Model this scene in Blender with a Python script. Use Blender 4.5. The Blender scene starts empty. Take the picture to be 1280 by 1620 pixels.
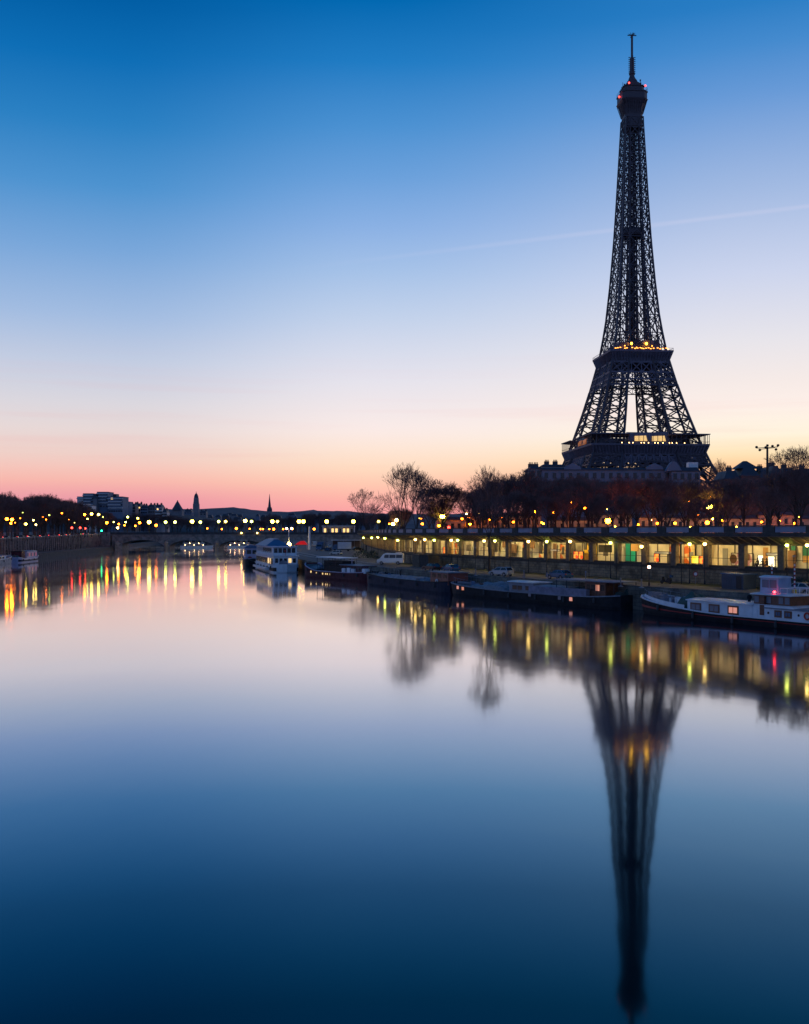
import bpy, math, random
from mathutils import Vector, Matrix, noise
random.seed(7)
C = bpy.context.scene
col = C.collection
# ------------------------------------------------------------------ camera
F, HY, CH = 1600.0, 843.0, 10.0          # focal length in photo pixels, horizon row, camera height over the water
cd = bpy.data.cameras.new('camera'); cam = bpy.data.objects.new('camera', cd); col.objects.link(cam)
cam.location = (0, 0, CH); cam.rotation_euler = (math.radians(90), 0, 0)
cd.sensor_fit = 'VERTICAL'; cd.sensor_height = 36.0; cd.lens = F/1620*36; cd.shift_y = (HY-810)/1620
cd.clip_start = 0.5; cd.clip_end = 40000
C.camera = cam
# ------------------------------------------------------------------ colour helper
def lin(r, g=None, b=None):
    if g is None: r, g, b = r
    f = lambda c: (c/255/12.92) if c/255 <= 0.04045 else ((c/255+0.055)/1.055)**2.4
    return (f(r), f(g), f(b), 1.0)
# ------------------------------------------------------------------ world: dawn sky
w = bpy.data.worlds.new('World'); C.world = w; w.use_nodes = True
nt = w.node_tree; N = nt.nodes; L = nt.links
for n in list(N): N.remove(n)
def nd(t, **k):
    n = N.new(t)
    for a, b in k.items(): setattr(n, a, b)
    return n
def mth(op, a, b=None, c=None, clamp=False):
    n = nd('ShaderNodeMath', operation=op); n.use_clamp = clamp
    for i, v in enumerate((a, b, c)):
        if v is None: continue
        if isinstance(v, (int, float)): n.inputs[i].default_value = v
        else: L.new(v, n.inputs[i])
    return n.outputs[0]
tc = nd('ShaderNodeTexCoord'); sx = nd('ShaderNodeSeparateXYZ'); L.new(tc.outputs['Generated'], sx.inputs[0])
X, Y, Z = sx.outputs
elev = mth('DIVIDE', mth('ARCSINE', Z), math.pi/2)          # 0 horizon .. 1 zenith
azim = mth('ARCTAN2', X, Y)                                  # 0 = straight ahead, + to the right
def elv(py, px=640): return math.atan((HY-py)/math.hypot(F, px-640))/(math.pi/2)
def ramp(stops, fac):
    r = nd('ShaderNodeValToRGB'); cr = r.color_ramp; cr.interpolation = 'B_SPLINE' if False else 'LINEAR'
    stops = sorted(stops)
    while len(cr.elements) > 2: cr.elements.remove(cr.elements[0])
    cr.elements[0].position = stops[0][0]; cr.elements[0].color = lin(stops[0][1])
    cr.elements[1].position = stops[-1][0]; cr.elements[1].color = lin(stops[-1][1])
    for p, c in stops[1:-1]:
        e = cr.elements.new(p); e.color = lin(c)
    L.new(fac, r.inputs[0]); return r.outputs[0]
top = [(0.45,(0,76,146)),(0.7,(0,50,104)),(1.0,(0,34,78))]
left = [(elv(p, 220), c) for p, c in [(843,(206,122,148)),(810,(228,145,162)),(790,(236,156,168)),(775,(243,170,170)),(760,(248,185,174)),(740,(245,198,188)),(720,(239,208,200)),(680,(231,216,215)),(640,(219,215,222)),(580,(197,206,226)),(500,(162,188,225)),(400,(122,167,218)),(300,(78,147,208)),(200,(42,128,195)),(100,(13,110,182)),(0,(0,93,164))]] + top
middle = [(elv(p), c) for p, c in [(843,(224,126,140)),(815,(250,160,164)),(790,(255,180,168)),(765,(255,202,178)),(740,(255,220,193)),(710,(254,230,214)),(680,(251,235,231)),(600,(229,227,237)),(500,(193,209,235)),(430,(166,194,232)),(360,(139,177,228)),(280,(106,160,219)),(200,(75,145,210)),(100,(32,124,196)),(0,(0,104,177))]] + top
right = [(elv(p, 1190), c) for p, c in [(843,(222,100,92)),(790,(244,134,104)),(765,(255,160,110)),(745,(255,190,138)),(722,(255,225,178)),(700,(255,238,206)),(685,(255,244,223)),(640,(253,239,232)),(600,(245,234,231)),(540,(232,229,235)),(430,(203,212,237)),(300,(162,186,226)),(150,(104,154,215)),(70,(68,138,206)),(0,(39,124,196))]] + [(0.45,(0,84,152))]+top[1:]
rear = [(0.0,(100,118,168)),(0.06,(130,144,192)),(0.15,(112,146,198)),(0.4,(34,92,156)),(1.0,(0,34,78))]
rl, rm, rr, rb = ramp(left, elev), ramp(middle, elev), ramp(right, elev), ramp(rear, elev)
def mix(f, a, b):
    m = nd('ShaderNodeMix', data_type='RGBA'); L.new(f, m.inputs[0]); L.new(a, m.inputs[6]); L.new(b, m.inputs[7]); return m.outputs[2]
def mrange(v, a, b):
    m = nd('ShaderNodeMapRange', interpolation_type='SMOOTHSTEP'); L.new(v, m.inputs[0]); m.inputs[1].default_value = a; m.inputs[2].default_value = b; return m.outputs[0]
front = mix(mrange(azim, -0.04, 0.34), mix(mrange(azim, -0.28, -0.02), rl, rm), rr)
side = mrange(mth('ABSOLUTE', mth('SUBTRACT', azim, 0.15)), 0.6, 2.2)
sky = mix(side, front, rb)
# a thin old contrail high in the sky and faint streaks of dawn cloud near the horizon
def gdir(px, py):
    v = Vector(((px-640)/F, 1.0, (HY-py)/F)); return v.normalized()
nrm = gdir(560, 414).cross(gdir(1280, 326)).normalized()
dp = nd('ShaderNodeVectorMath', operation='DOT_PRODUCT'); L.new(tc.outputs['Generated'], dp.inputs[0]); dp.inputs[1].default_value = nrm
wob = nd('ShaderNodeTexNoise'); wob.inputs['Scale'].default_value = 22; wob.inputs['Detail'].default_value = 3; L.new(tc.outputs['Generated'], wob.inputs['Vector'])
dd = mth('ADD', mth('ABSOLUTE', dp.outputs['Value']), mth('MULTIPLY', mth('SUBTRACT', wob.outputs[0], 0.5), 0.0016))
band = mth('SUBTRACT', 1.0, mrange(dd, 0.0003, 0.0032))
along = mrange(azim, -0.16, 0.26)
trail = mth('MULTIPLY', mth('MULTIPLY', band, along), mth('ADD', 0.05, mth('MULTIPLY', wob.outputs[0], 0.15)))
wht = nd('ShaderNodeRGB'); wht.outputs[0].default_value = lin(236, 226, 244)
sky = mix(trail, sky, wht.outputs[0])
mp = nd('ShaderNodeMapping'); L.new(tc.outputs['Generated'], mp.inputs[0]); mp.inputs['Scale'].default_value = (1.6, 1.6, 46)
st = nd('ShaderNodeTexNoise'); st.inputs['Scale'].default_value = 1.7; st.inputs['Detail'].default_value = 4; L.new(mp.outputs[0], st.inputs['Vector'])
low = mth('MULTIPLY', mrange(elev, 0.0, 0.03), mth('SUBTRACT', 1.0, mrange(elev, 0.05, 0.13)))
cl = mth('MULTIPLY', mrange(st.outputs[0], 0.5, 0.72), mth('MULTIPLY', low, 0.10))
pnk = nd('ShaderNodeRGB'); pnk.outputs[0].default_value = lin(238, 138, 140)
sky = mix(cl, sky, pnk.outputs[0])
bg1 = nd('ShaderNodeBackground'); L.new(sky, bg1.inputs[0]); bg1.inputs[1].default_value = 1.0
ns = nd('ShaderNodeTexSky', sky_type='NISHITA'); ns.sun_disc = False; ns.sun_elevation = math.radians(1.0); ns.sun_rotation = math.radians(35)
bg2 = nd('ShaderNodeBackground'); L.new(ns.outputs[0], bg2.inputs[0]); bg2.inputs[1].default_value = 0.001
ad = nd('ShaderNodeAddShader'); L.new(bg1.outputs[0], ad.inputs[0]); L.new(bg2.outputs[0], ad.inputs[1])
out = nd('ShaderNodeOutputWorld'); L.new(ad.outputs[0], out.inputs[0])
w.cycles.sampling_method = 'MANUAL'; w.cycles.sample_map_resolution = 512
# the first warm light of the sun just at the horizon, right of the frame
sd = bpy.data.lights.new('sun', 'SUN'); sd.energy = 0.06; sd.angle = math.radians(10); sd.color = (1.0, 0.62, 0.45)
so = bpy.data.objects.new('sun', sd); col.objects.link(so)
so.rotation_euler = Vector((-math.sin(math.radians(52)), -math.cos(math.radians(52)), -0.06)).to_track_quat('-Z', 'Y').to_euler()
# ------------------------------------------------------------------ render settings
C.view_settings.view_transform = 'Standard'; C.view_settings.look = 'None'; C.view_settings.exposure = 0; C.view_settings.gamma = 1
C.render.engine = 'CYCLES'
try:
    C.cycles.use_denoising = True; C.cycles.denoiser = 'OPENIMAGEDENOISE'
    C.cycles.denoising_prefilter = 'ACCURATE'
except Exception: pass
C.cycles.max_bounces = 5; C.cycles.diffuse_bounces = 2; C.cycles.glossy_bounces = 3; C.cycles.transmission_bounces = 4
C.cycles.use_light_tree = True; C.cycles.sample_clamp_indirect = 12
C.cycles.caustics_reflective = True
C.render.film_transparent = False
# ------------------------------------------------------------------ materials
MATS = {}
def mat(name, c, rough=0.7, metal=0.0, nscale=None, namt=0.25, bump=0.0, emis=None, estr=0.0, spec=None, alpha=None, trans=None, ior=None):
    if name in MATS: return MATS[name]
    m = bpy.data.materials.new(name); m.use_nodes = True; t = m.node_tree; b = t.nodes['Principled BSDF']
    b.inputs['Base Color'].default_value = (*c[:3], 1); b.inputs['Roughness'].default_value = rough; b.inputs['Metallic'].default_value = metal
    if spec is not None: b.inputs['Specular IOR Level'].default_value = spec
    if trans: b.inputs['Transmission Weight'].default_value = trans
    if ior: b.inputs['IOR'].default_value = ior
    if emis is not None:
        b.inputs['Emission Color'].default_value = (*emis[:3], 1); b.inputs['Emission Strength'].default_value = estr
    if nscale:
        tcn = t.nodes.new('ShaderNodeTexCoord'); nn = t.nodes.new('ShaderNodeTexNoise'); nn.inputs['Scale'].default_value = nscale; nn.inputs['Detail'].default_value = 6
        t.links.new(tcn.outputs['Object'], nn.inputs['Vector'])
        mr = t.nodes.new('ShaderNodeMapRange'); mr.inputs[1].default_value = 0.3; mr.inputs[2].default_value = 0.7; mr.inputs[3].default_value = 1-namt; mr.inputs[4].default_value = 1+namt
        t.links.new(nn.outputs[0], mr.inputs[0])
        mx = t.nodes.new('ShaderNodeMix'); mx.data_type = 'RGBA'; mx.blend_type = 'MULTIPLY'; mx.inputs[0].default_value = 1; mx.inputs[6].default_value = (*c[:3], 1)
        t.links.new(mr.outputs[0], mx.inputs[7]); t.links.new(mx.outputs[2], b.inputs['Base Color'])
        if bump:
            bp = t.nodes.new('ShaderNodeBump'); bp.inputs['Strength'].default_value = bump; bp.inputs['Distance'].default_value = 0.1
            t.links.new(nn.outputs[0], bp.inputs['Height']); t.links.new(bp.outputs[0], b.inputs['Normal'])
    MATS[name] = m; return m
def glow(name, rgb, s):
    return mat(name, (0.8, 0.8, 0.8), 0.5, emis=lin(rgb), estr=s)
# ------------------------------------------------------------------ mesh collector
class MB:
    def __init__(s): s.v = []; s.f = []
    def add(s, vs, fs):
        o = len(s.v); s.v += [tuple(v) for v in vs]; s.f += [tuple(i+o for i in f) for f in fs]; return s
    def box(s, x0, y0, z0, x1, y1, z1):
        return s.add([(x0,y0,z0),(x1,y0,z0),(x1,y1,z0),(x0,y1,z0),(x0,y0,z1),(x1,y0,z1),(x1,y1,z1),(x0,y1,z1)],
                     [(0,3,2,1),(4,5,6,7),(0,1,5,4),(1,2,6,5),(2,3,7,6),(3,0,4,7)])
    def hexa(s, v8): return s.add(v8, [(0,3,2,1),(4,5,6,7),(0,1,5,4),(1,2,6,5),(2,3,7,6),(3,0,4,7)])
    def bar(s, p, q, w, h=None, up=(0,0,1)):
        p = Vector(p); q = Vector(q); d = q-p
        if d.length < 1e-6: return s
        d.normalize(); u = Vector(up)
        if abs(d.dot(u)) > 0.97: u = Vector((1, 0, 0))
        a = d.cross(u).normalized()*w/2; b = a.cross(d).normalized()*(h or w)/2
        return s.hexa([p-a-b, p+a-b, q+a-b, q-a-b, p-a+b, p+a+b, q+a+b, q-a+b])
    def tube(s, p, q, r0, r1=None, n=8, cap=True):
        p = Vector(p); q = Vector(q); d = (q-p)
        if d.length < 1e-6: return s
        r1 = r0 if r1 is None else r1; d.normalize(); u = Vector((0,0,1)) if abs(d.z) < 0.9 else Vector((1,0,0))
        a = d.cross(u).normalized(); b = a.cross(d)
        vs = []
        for c, r in ((p, r0), (q, r1)):
            for i in range(n):
                t = 2*math.pi*i/n; vs.append(c+a*math.cos(t)*r+b*math.sin(t)*r)
        fs = [(i, (i+1) % n, n+(i+1) % n, n+i) for i in range(n)]
        if cap: fs += [tuple(range(n))[::-1], tuple(range(n, 2*n))]
        return s.add(vs, fs)
    def lathe(s, c, prof, n=12, ax='z'):
        vs = []
        for r, z in prof:
            for i in range(n):
                t = 2*math.pi*i/n; x, y = r*math.cos(t), r*math.sin(t)
                vs.append((c[0]+x, c[1]+y, c[2]+z) if ax == 'z' else ((c[0]+x, c[1]+z, c[2]+y) if ax == 'y' else (c[0]+z, c[1]+x, c[2]+y)))
        fs = []
        for k in range(len(prof)-1):
            for i in range(n): fs.append((k*n+i, k*n+(i+1) % n, (k+1)*n+(i+1) % n, (k+1)*n+i))
        fs += [tuple(range(n))[::-1], tuple((len(prof)-1)*n+i for i in range(n))]
        return s.add(vs, fs)
    def ball(s, c, r, n=8, sz=1.0):
        return s.lathe(c, [(max(0.02*r, r*math.sin(math.pi*k/n)), -r*sz*math.cos(math.pi*k/n)) for k in range(n+1)], n+2)
    def prism(s, poly, z0, z1):
        n = len(poly); vs = [(x, y, z0) for x, y in poly]+[(x, y, z1) for x, y in poly]
        return s.add(vs, [tuple(range(n))[::-1], tuple(range(n, 2*n))]+[(i, (i+1) % n, n+(i+1) % n, n+i) for i in range(n)])
    def extr_y(s, poly, y0, y1):      # polygon in x,z extruded along y
        n = len(poly); vs = [(x, y0, z) for x, z in poly]+[(x, y1, z) for x, z in poly]
        return s.add(vs, [tuple(range(n)), tuple(range(n, 2*n))[::-1]]+[(i, n+i, n+(i+1) % n, (i+1) % n) for i in range(n)])
    def strip(s, rows):               # rows of equal-length point lists
        n = len(rows[0]); o = len(s.v)
        for r in rows: s.v += [tuple(p) for p in r]
        for k in range(len(rows)-1):
            for i in range(n-1): s.f.append((o+k*n+i, o+k*n+i+1, o+(k+1)*n+i+1, o+(k+1)*n+i))
        return s
    def build(s, name, m, parent=None, smooth=False):
        me = bpy.data.meshes.new(name); me.from_pydata(s.v, [], s.f); me.validate(); me.update()
        if smooth: me.polygons.foreach_set('use_smooth', [True]*len(me.polygons))
        o = bpy.data.objects.new(name, me); col.objects.link(o); me.materials.append(m)
        if parent: o.parent = parent
        return o
def thing(name, label, cat, loc=(0,0,0), rz=0.0, group=None):
    o = bpy.data.objects.new(name, None); col.objects.link(o); o.empty_display_size = 0.5
    o.location = loc; o.rotation_euler = (0, 0, rz); o['label'] = label; o['category'] = cat
    if group: o['group'] = group
    return o
def tag(o, label, cat, group=None, kind=None):
    if label: o['label'] = label
    if cat: o['category'] = cat
    if group: o['group'] = group
    if kind: o['kind'] = kind
    return o
def struct(name, mb, m, smooth=False):
    o = mb.build(name, m, None, smooth); o['kind'] = 'structure'; return o
def dup(root, loc, rz=0.0, label=None, group=None, scale=None):
    r = root.copy(); col.objects.link(r); r.location = loc; r.rotation_euler = (0, 0, rz)
    if scale is not None: r.scale = scale if hasattr(scale, '__len__') else (scale,)*3
    if label: r['label'] = label
    if group: r['group'] = group
    for ch in list(root.children):
        c = ch.copy(); col.objects.link(c); c.parent = r
        for g in list(ch.children):
            d = g.copy(); col.objects.link(d); d.parent = c
    return r
def at(px, py, y): return Vector(((px-640)/F*y, y, CH+(HY-py)/F*y))     # photo pixel + distance -> world
def gnd(px, py, z=0.0):
    y = F*(CH-z)/(py-HY); return Vector(((px-640)/F*y, y, z))
# polylines of the banks
def smooth_line(pts, step=4.0):
    P = [Vector((*p, 0)) for p in pts]; P = [P[0]*2-P[1]]+P+[P[-1]*2-P[-2]]; dense = []
    for i in range(1, len(P)-2):
        a, b, c, d = P[i-1:i+3]
        for k in range(40):
            t = k/40; dense.append(0.5*((2*b)+(-a+c)*t+(2*a-5*b+4*c-d)*t*t+(-a+3*b-3*c+d)*t**3))
    dense.append(P[-2]); out = [dense[0]]; acc = 0
    for i in range(1, len(dense)):
        seg = (dense[i]-dense[i-1]).length
        while acc+seg >= step:
            k = (step-acc)/seg; p = dense[i-1].lerp(dense[i], k); out.append(p); dense[i-1] = p; seg -= (step-acc); acc = 0
        acc += seg
    return [(p.x, p.y) for p in out]
def offset(line, d):       # + = to the left hand of travel
    r = []
    for i, p in enumerate(line):
        a = line[max(0, i-1)]; b = line[min(len(line)-1, i+1)]; dx, dy = b[0]-a[0], b[1]-a[1]; l = math.hypot(dx, dy)
        r.append((p[0]-dy/l*d, p[1]+dx/l*d))
    return r
def on_px(line, px):       # where the line crosses the view plane of a photo column: (x, y, ux, uy)
    k = (px-640)/F
    for i in range(len(line)-1):
        (x0, y0), (x1, y1) = line[i], line[i+1]; a = x0-k*y0; b = x1-k*y1
        if a*b <= 0 and a != b and min(y0, y1) > 20:
            t = a/(a-b); l = math.hypot(x1-x0, y1-y0); return (x0+(x1-x0)*t, y0+(y1-y0)*t, (x1-x0)/l, (y1-y0)/l)
    raise ValueError(px)
def walk(line, step):
    out = []; acc = 0; nxt = 0
    for i in range(1, len(line)):
        l = math.dist(line[i], line[i-1])
        while nxt <= acc+l:
            t = (nxt-acc)/l; dx, dy = (line[i][0]-line[i-1][0])/l, (line[i][1]-line[i-1][1])/l
            out.append((line[i-1][0]+dx*l*t, line[i-1][1]+dy*l*t, dx, dy)); nxt += step
        acc += l
    return out
# ================================================================== SETTING
def water_mat():
    m = bpy.data.materials.new('river_water'); m.use_nodes = True; t = m.node_tree; N_ = t.nodes
    for n in list(N_): N_.remove(n)
    def n(k): return N_.new(k)
    tcn, mpn, n1, n2, mr, bp = n('ShaderNodeTexCoord'), n('ShaderNodeMapping'), n('ShaderNodeTexNoise'), n('ShaderNodeTexNoise'), n('ShaderNodeMapRange'), n('ShaderNodeBump')
    mpn.inputs['Scale'].default_value = (1, 0.4, 1); mpn.inputs['Rotation'].default_value = (0, 0, math.radians(-25))
    n1.inputs['Scale'].default_value = 0.03; n1.inputs['Detail'].default_value = 6
    t.links.new(tcn.outputs['Object'], mpn.inputs[0]); t.links.new(mpn.outputs[0], n1.inputs['Vector'])
    mr.inputs[1].default_value = 0.35; mr.inputs[2].default_value = 0.68; mr.inputs[3].default_value = 0.045; mr.inputs[4].default_value = 0.10
    t.links.new(n1.outputs[0], mr.inputs[0])
    # the lane beside the moored boats is stirred up by passing traffic: a little rougher, and its colour is darkened to dim the gallery's reflection
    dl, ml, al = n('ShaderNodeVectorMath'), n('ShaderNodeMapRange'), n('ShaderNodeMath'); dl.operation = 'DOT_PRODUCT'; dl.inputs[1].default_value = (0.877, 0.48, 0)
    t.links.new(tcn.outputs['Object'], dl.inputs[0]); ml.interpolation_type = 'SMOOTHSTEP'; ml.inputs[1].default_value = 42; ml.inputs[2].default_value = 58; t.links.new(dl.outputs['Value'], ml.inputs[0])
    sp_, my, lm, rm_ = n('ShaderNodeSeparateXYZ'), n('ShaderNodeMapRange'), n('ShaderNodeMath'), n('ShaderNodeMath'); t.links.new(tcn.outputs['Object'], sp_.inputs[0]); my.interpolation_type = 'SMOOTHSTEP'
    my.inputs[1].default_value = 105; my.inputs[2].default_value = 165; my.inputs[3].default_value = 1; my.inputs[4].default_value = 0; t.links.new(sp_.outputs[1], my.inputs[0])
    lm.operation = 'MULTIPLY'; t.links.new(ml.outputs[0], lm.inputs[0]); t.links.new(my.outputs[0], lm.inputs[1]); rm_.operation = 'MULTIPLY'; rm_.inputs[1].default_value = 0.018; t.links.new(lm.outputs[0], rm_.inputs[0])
    al.operation = 'ADD'; t.links.new(mr.outputs[0], al.inputs[0]); t.links.new(rm_.outputs[0], al.inputs[1])
    n2.inputs['Scale'].default_value = 0.22; n2.inputs['Detail'].default_value = 3; t.links.new(mpn.outputs[0], n2.inputs['Vector'])
    bp.inputs['Strength'].default_value = 0.5; bp.inputs['Distance'].default_value = 0.02; t.links.new(n2.outputs[0], bp.inputs['Height'])
    # reflectance against the angle of view: near total at grazing, low and blue-green when looking down into the river
    ge, dt, rp = n('ShaderNodeNewGeometry'), n('ShaderNodeVectorMath'), n('ShaderNodeValToRGB'); dt.operation = 'DOT_PRODUCT'
    t.links.new(ge.outputs['Incoming'], dt.inputs[0]); t.links.new(ge.outputs['Normal'], dt.inputs[1]); cr = rp.color_ramp
    st = [(0.0,(1,1,1)),(0.06,(.96,.94,.94)),(0.128,(.82,.79,.80)),(0.158,(.62,.65,.70)),(0.189,(.44,.51,.62)),(0.247,(.19,.34,.44)),(0.33,(.085,.18,.225)),(0.42,(.02,.105,.11)),(1.0,(.005,.03,.04))]
    cr.elements[0].position = 0; cr.elements[0].color = (1,1,1,1); cr.elements[1].position = 1; cr.elements[1].color = (*st[-1][1],1)
    for q, c in st[1:-1]: cr.elements.new(q).color = (*c,1)
    t.links.new(dt.outputs['Value'], rp.inputs[0])
    gl, di, ad_, out_ = n('ShaderNodeBsdfGlossy'), n('ShaderNodeBsdfDiffuse'), n('ShaderNodeAddShader'), n('ShaderNodeOutputMaterial')
    di.inputs['Color'].default_value = (0.0, 0.004, 0.007, 1); dk = n('ShaderNodeMix'); dk.data_type = 'RGBA'; dk.blend_type = 'MULTIPLY'; dk.inputs[7].default_value = (0.52, 0.55, 0.64, 1); t.links.new(lm.outputs[0], dk.inputs[0]); t.links.new(rp.outputs[0], dk.inputs[6]); t.links.new(dk.outputs[2], gl.inputs['Color']); t.links.new(al.outputs[0], gl.inputs['Roughness']); t.links.new(bp.outputs[0], gl.inputs['Normal'])  # dk paints the lane's reflections darker to subdue the mirrored gallery
    t.links.new(gl.outputs[0], ad_.inputs[0]); t.links.new(di.outputs[0], ad_.inputs[1]); t.links.new(ad_.outputs[0], out_.inputs[0])
    return m
def stone_mat(name, d, c1, c2, mortar, w=1.1, h=0.42, stain=0.5, bump=0.4):
    m = bpy.data.materials.new(name); m.use_nodes = True; t = m.node_tree; b = t.nodes['Principled BSDF']; b.inputs['Roughness'].default_value = 0.85
    tcn = t.nodes.new('ShaderNodeNewGeometry'); dt = t.nodes.new('ShaderNodeVectorMath'); dt.operation = 'DOT_PRODUCT'; dt.inputs[1].default_value = (*d, 0)
    t.links.new(tcn.outputs['Position'], dt.inputs[0]); s = t.nodes.new('ShaderNodeSeparateXYZ'); t.links.new(tcn.outputs['Position'], s.inputs[0])
    cb = t.nodes.new('ShaderNodeCombineXYZ'); t.links.new(dt.outputs['Value'], cb.inputs[0]); t.links.new(s.outputs[2], cb.inputs[1])
    br = t.nodes.new('ShaderNodeTexBrick'); br.inputs['Scale'].default_value = 1; br.inputs['Brick Width'].default_value = w; br.inputs['Row Height'].default_value = h
    br.inputs['Mortar Size'].default_value = 0.025; br.inputs['Color1'].default_value = (*c1, 1); br.inputs['Color2'].default_value = (*c2, 1); br.inputs['Mortar'].default_value = (*mortar, 1)
    t.links.new(cb.outputs[0], br.inputs['Vector'])
    n = t.nodes.new('ShaderNodeTexNoise'); n.inputs['Scale'].default_value = 0.45; n.inputs['Detail'].default_value = 8; n.inputs['Roughness'].default_value = 0.65; t.links.new(tcn.outputs['Position'], n.inputs['Vector'])
    mr = t.nodes.new('ShaderNodeMapRange'); mr.inputs[1].default_value = 0.35; mr.inputs[2].default_value = 0.65; mr.inputs[3].default_value = 1-stain; mr.inputs[4].default_value = 1.25
    t.links.new(n.outputs[0], mr.inputs[0]); mx = t.nodes.new('ShaderNodeMix'); mx.data_type = 'RGBA'; mx.blend_type = 'MULTIPLY'; mx.inputs[0].default_value = 1
    t.links.new(br.outputs[0], mx.inputs[6]); t.links.new(mr.outputs[0], mx.inputs[7]); t.links.new(mx.outputs[2], b.inputs['Base Color'])
    bp = t.nodes.new('ShaderNodeBump'); bp.inputs['Strength'].default_value = bump; bp.inputs['Distance'].default_value = 0.05
    t.links.new(br.outputs['Fac'], bp.inputs['Height']); bp.invert = True; t.links.new(bp.outputs[0], b.inputs['Normal'])
    return m
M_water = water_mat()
M_wallR = stone_mat('quay_wall_stone', (-0.45, 0.89), (0.34,0.25,0.16), (0.23,0.17,0.11), (0.10,0.085,0.07), stain=0.65)
M_wallL = stone_mat('far_quay_stone', (-0.13, 0.99), (0.19,0.15,0.155), (0.13,0.105,0.11), (0.05,0.04,0.04), 1.6, 0.6)
M_bridge = stone_mat('bridge_stone', (1, 0), (0.34,0.29,0.26), (0.27,0.235,0.21), (0.2,0.17,0.15), 1.6, 0.6, 0.45)
M_asph = mat('quay_asphalt', (0.075,0.078,0.085), 0.8, nscale=0.35, namt=0.35, bump=0.15)
M_soil = mat('upper_ground', (0.05,0.045,0.04), 0.9, nscale=0.2, namt=0.3)
M_grass = mat('verge_grass', (0.04,0.045,0.02), 0.95, nscale=1.5, namt=0.5, bump=0.6)
M_curb = mat('kerb_stone', (0.32,0.31,0.3), 0.8, nscale=2, namt=0.2)
M_dark = mat('dark_iron', (0.025,0.025,0.03), 0.55, 0.3)
M_dconc = mat('dark_concrete', (0.055,0.05,0.048), 0.85, nscale=1.2, namt=0.3)
M_conc = mat('column_concrete', (0.15,0.115,0.085), 0.85, nscale=2.2, namt=0.25, bump=0.2)
M_white = mat('white_paint', (0.72,0.73,0.74), 0.45, nscale=1.3, namt=0.10)
M_cream = mat('cream_panel', (0.78,0.72,0.56), 0.6, nscale=0.9, namt=0.12)
M_blue = mat('parapet_panel_metal', (0.20,0.24,0.34), 0.5, nscale=0.6, namt=0.2)
M_glassd = mat('dark_glass', (0.02,0.025,0.03), 0.12)

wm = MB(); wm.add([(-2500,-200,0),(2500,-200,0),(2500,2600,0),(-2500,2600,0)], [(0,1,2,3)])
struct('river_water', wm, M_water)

W = smooth_line([(150,-40),(105,30),(70,85),(49,120),(31,156),(15,191),(0,233),(-8,300),(-15,395),(-20,490),(-26,592),(-40,720),(-60,1000)], 2.0)
QE = smooth_line([(130,-50),(100,10),(75,55),(45.6,104.6),(35,123.6),(25.3,139.6),(11,167.6),(-2.5,197.5),(-17,225),(-27,262),(-38.5,309),(-62,432),(-78,592),(-95,760),(-120,1000)], 4.0)
LQ = smooth_line([(-95,-40),(-110,100),(-125,240),(-136,340),(-150,444),(-170,592),(-200,760),(-240,1000)], 6.0)
LW = offset(LQ, 7.5)
def lwz(y): return 7.9+(y-340)*0.0066 if y > 300 else 7.64
QZ, UZ, DZ = 3.0, 9.3, 5.4
def resample(line, n):
    d = [0]
    for i in range(1, len(line)): d.append(d[-1]+math.dist(line[i], line[i-1]))
    out = []; j = 0
    for k in range(n):
        t = d[-1]*k/(n-1)
        while j < len(d)-2 and d[j+1] < t: j += 1
        f = (t-d[j])/(d[j+1]-d[j]); out.append((line[j][0]+(line[j+1][0]-line[j][0])*f, line[j][1]+(line[j+1][1]-line[j][1])*f))
    return out
# right quay: paved surface, edge stones, river face
n_ = 120; qe, wb = resample(QE, n_), resample(offset(W, -0.3), n_)
q = MB(); q.strip([[(a[0]+(b[0]-a[0])*k/6, a[1]+(b[1]-a[1])*k/6, QZ) for k in range(7)] for a, b in zip(qe, wb)]); struct('quay', q, M_asph)
qf = MB(); qi = resample(offset(QE, -0.55), n_)
qf.strip([[(a[0],a[1],-1.5),(a[0],a[1],QZ+0.14),(b[0],b[1],QZ+0.14),(b[0],b[1],QZ-0.1)] for a, b in zip(qe, qi)]); struct('quay_edge', qf, stone_mat('quay_edge_stone', (-0.45,0.89), (0.2,0.18,0.15), (0.14,0.13,0.11), (0.06,0.06,0.05), 1.4, 0.5))
vg = MB(); g0 = [p for p in offset(W, 2.6) if 60 < p[1] < 420]; g1 = [p for p in offset(W, 0.35) if 60 < p[1] < 420]
g0, g1 = resample(g0, 160), resample(g1, 160); rg = random.Random(3)
vg.strip([[(a[0]+rg.uniform(-.3,.3),a[1],QZ+0.006),((a[0]+b[0])/2,(a[1]+b[1])/2,QZ+0.10+rg.uniform(0,.08)),(b[0],b[1],QZ+0.2)] for a, b in zip(g0, g1)]); struct('grass_verge', vg, M_grass)
# light kerb lines where the lower road sweeps round at the far end of the quay
kb = MB()
for d in (-7.5, -11.0):
    ln = [p for p in offset(QE, d) if 225 < p[1] < 480]; a, b = resample(ln, 60), resample([p for p in offset(QE, d-0.45) if 225 < p[1] < 480], 60)
    kb.strip([[(p[0],p[1],QZ+0.005),(p[0],p[1],QZ+0.13),(r[0],r[1],QZ+0.13),(r[0],r[1],QZ+0.005)] for p, r in zip(a, b)])
struct('road_kerb', kb, M_curb)
# upper ground, right bank
ug = MB(); ui = resample(offset(W, -5.6), 110)
ug.strip([[(p[0],p[1],UZ),(p[0]+60,p[1],UZ),(p[0]+400,p[1],UZ),(6000,p[1],UZ)] for p in ui]); struct('upper_road', ug, M_soil)
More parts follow.
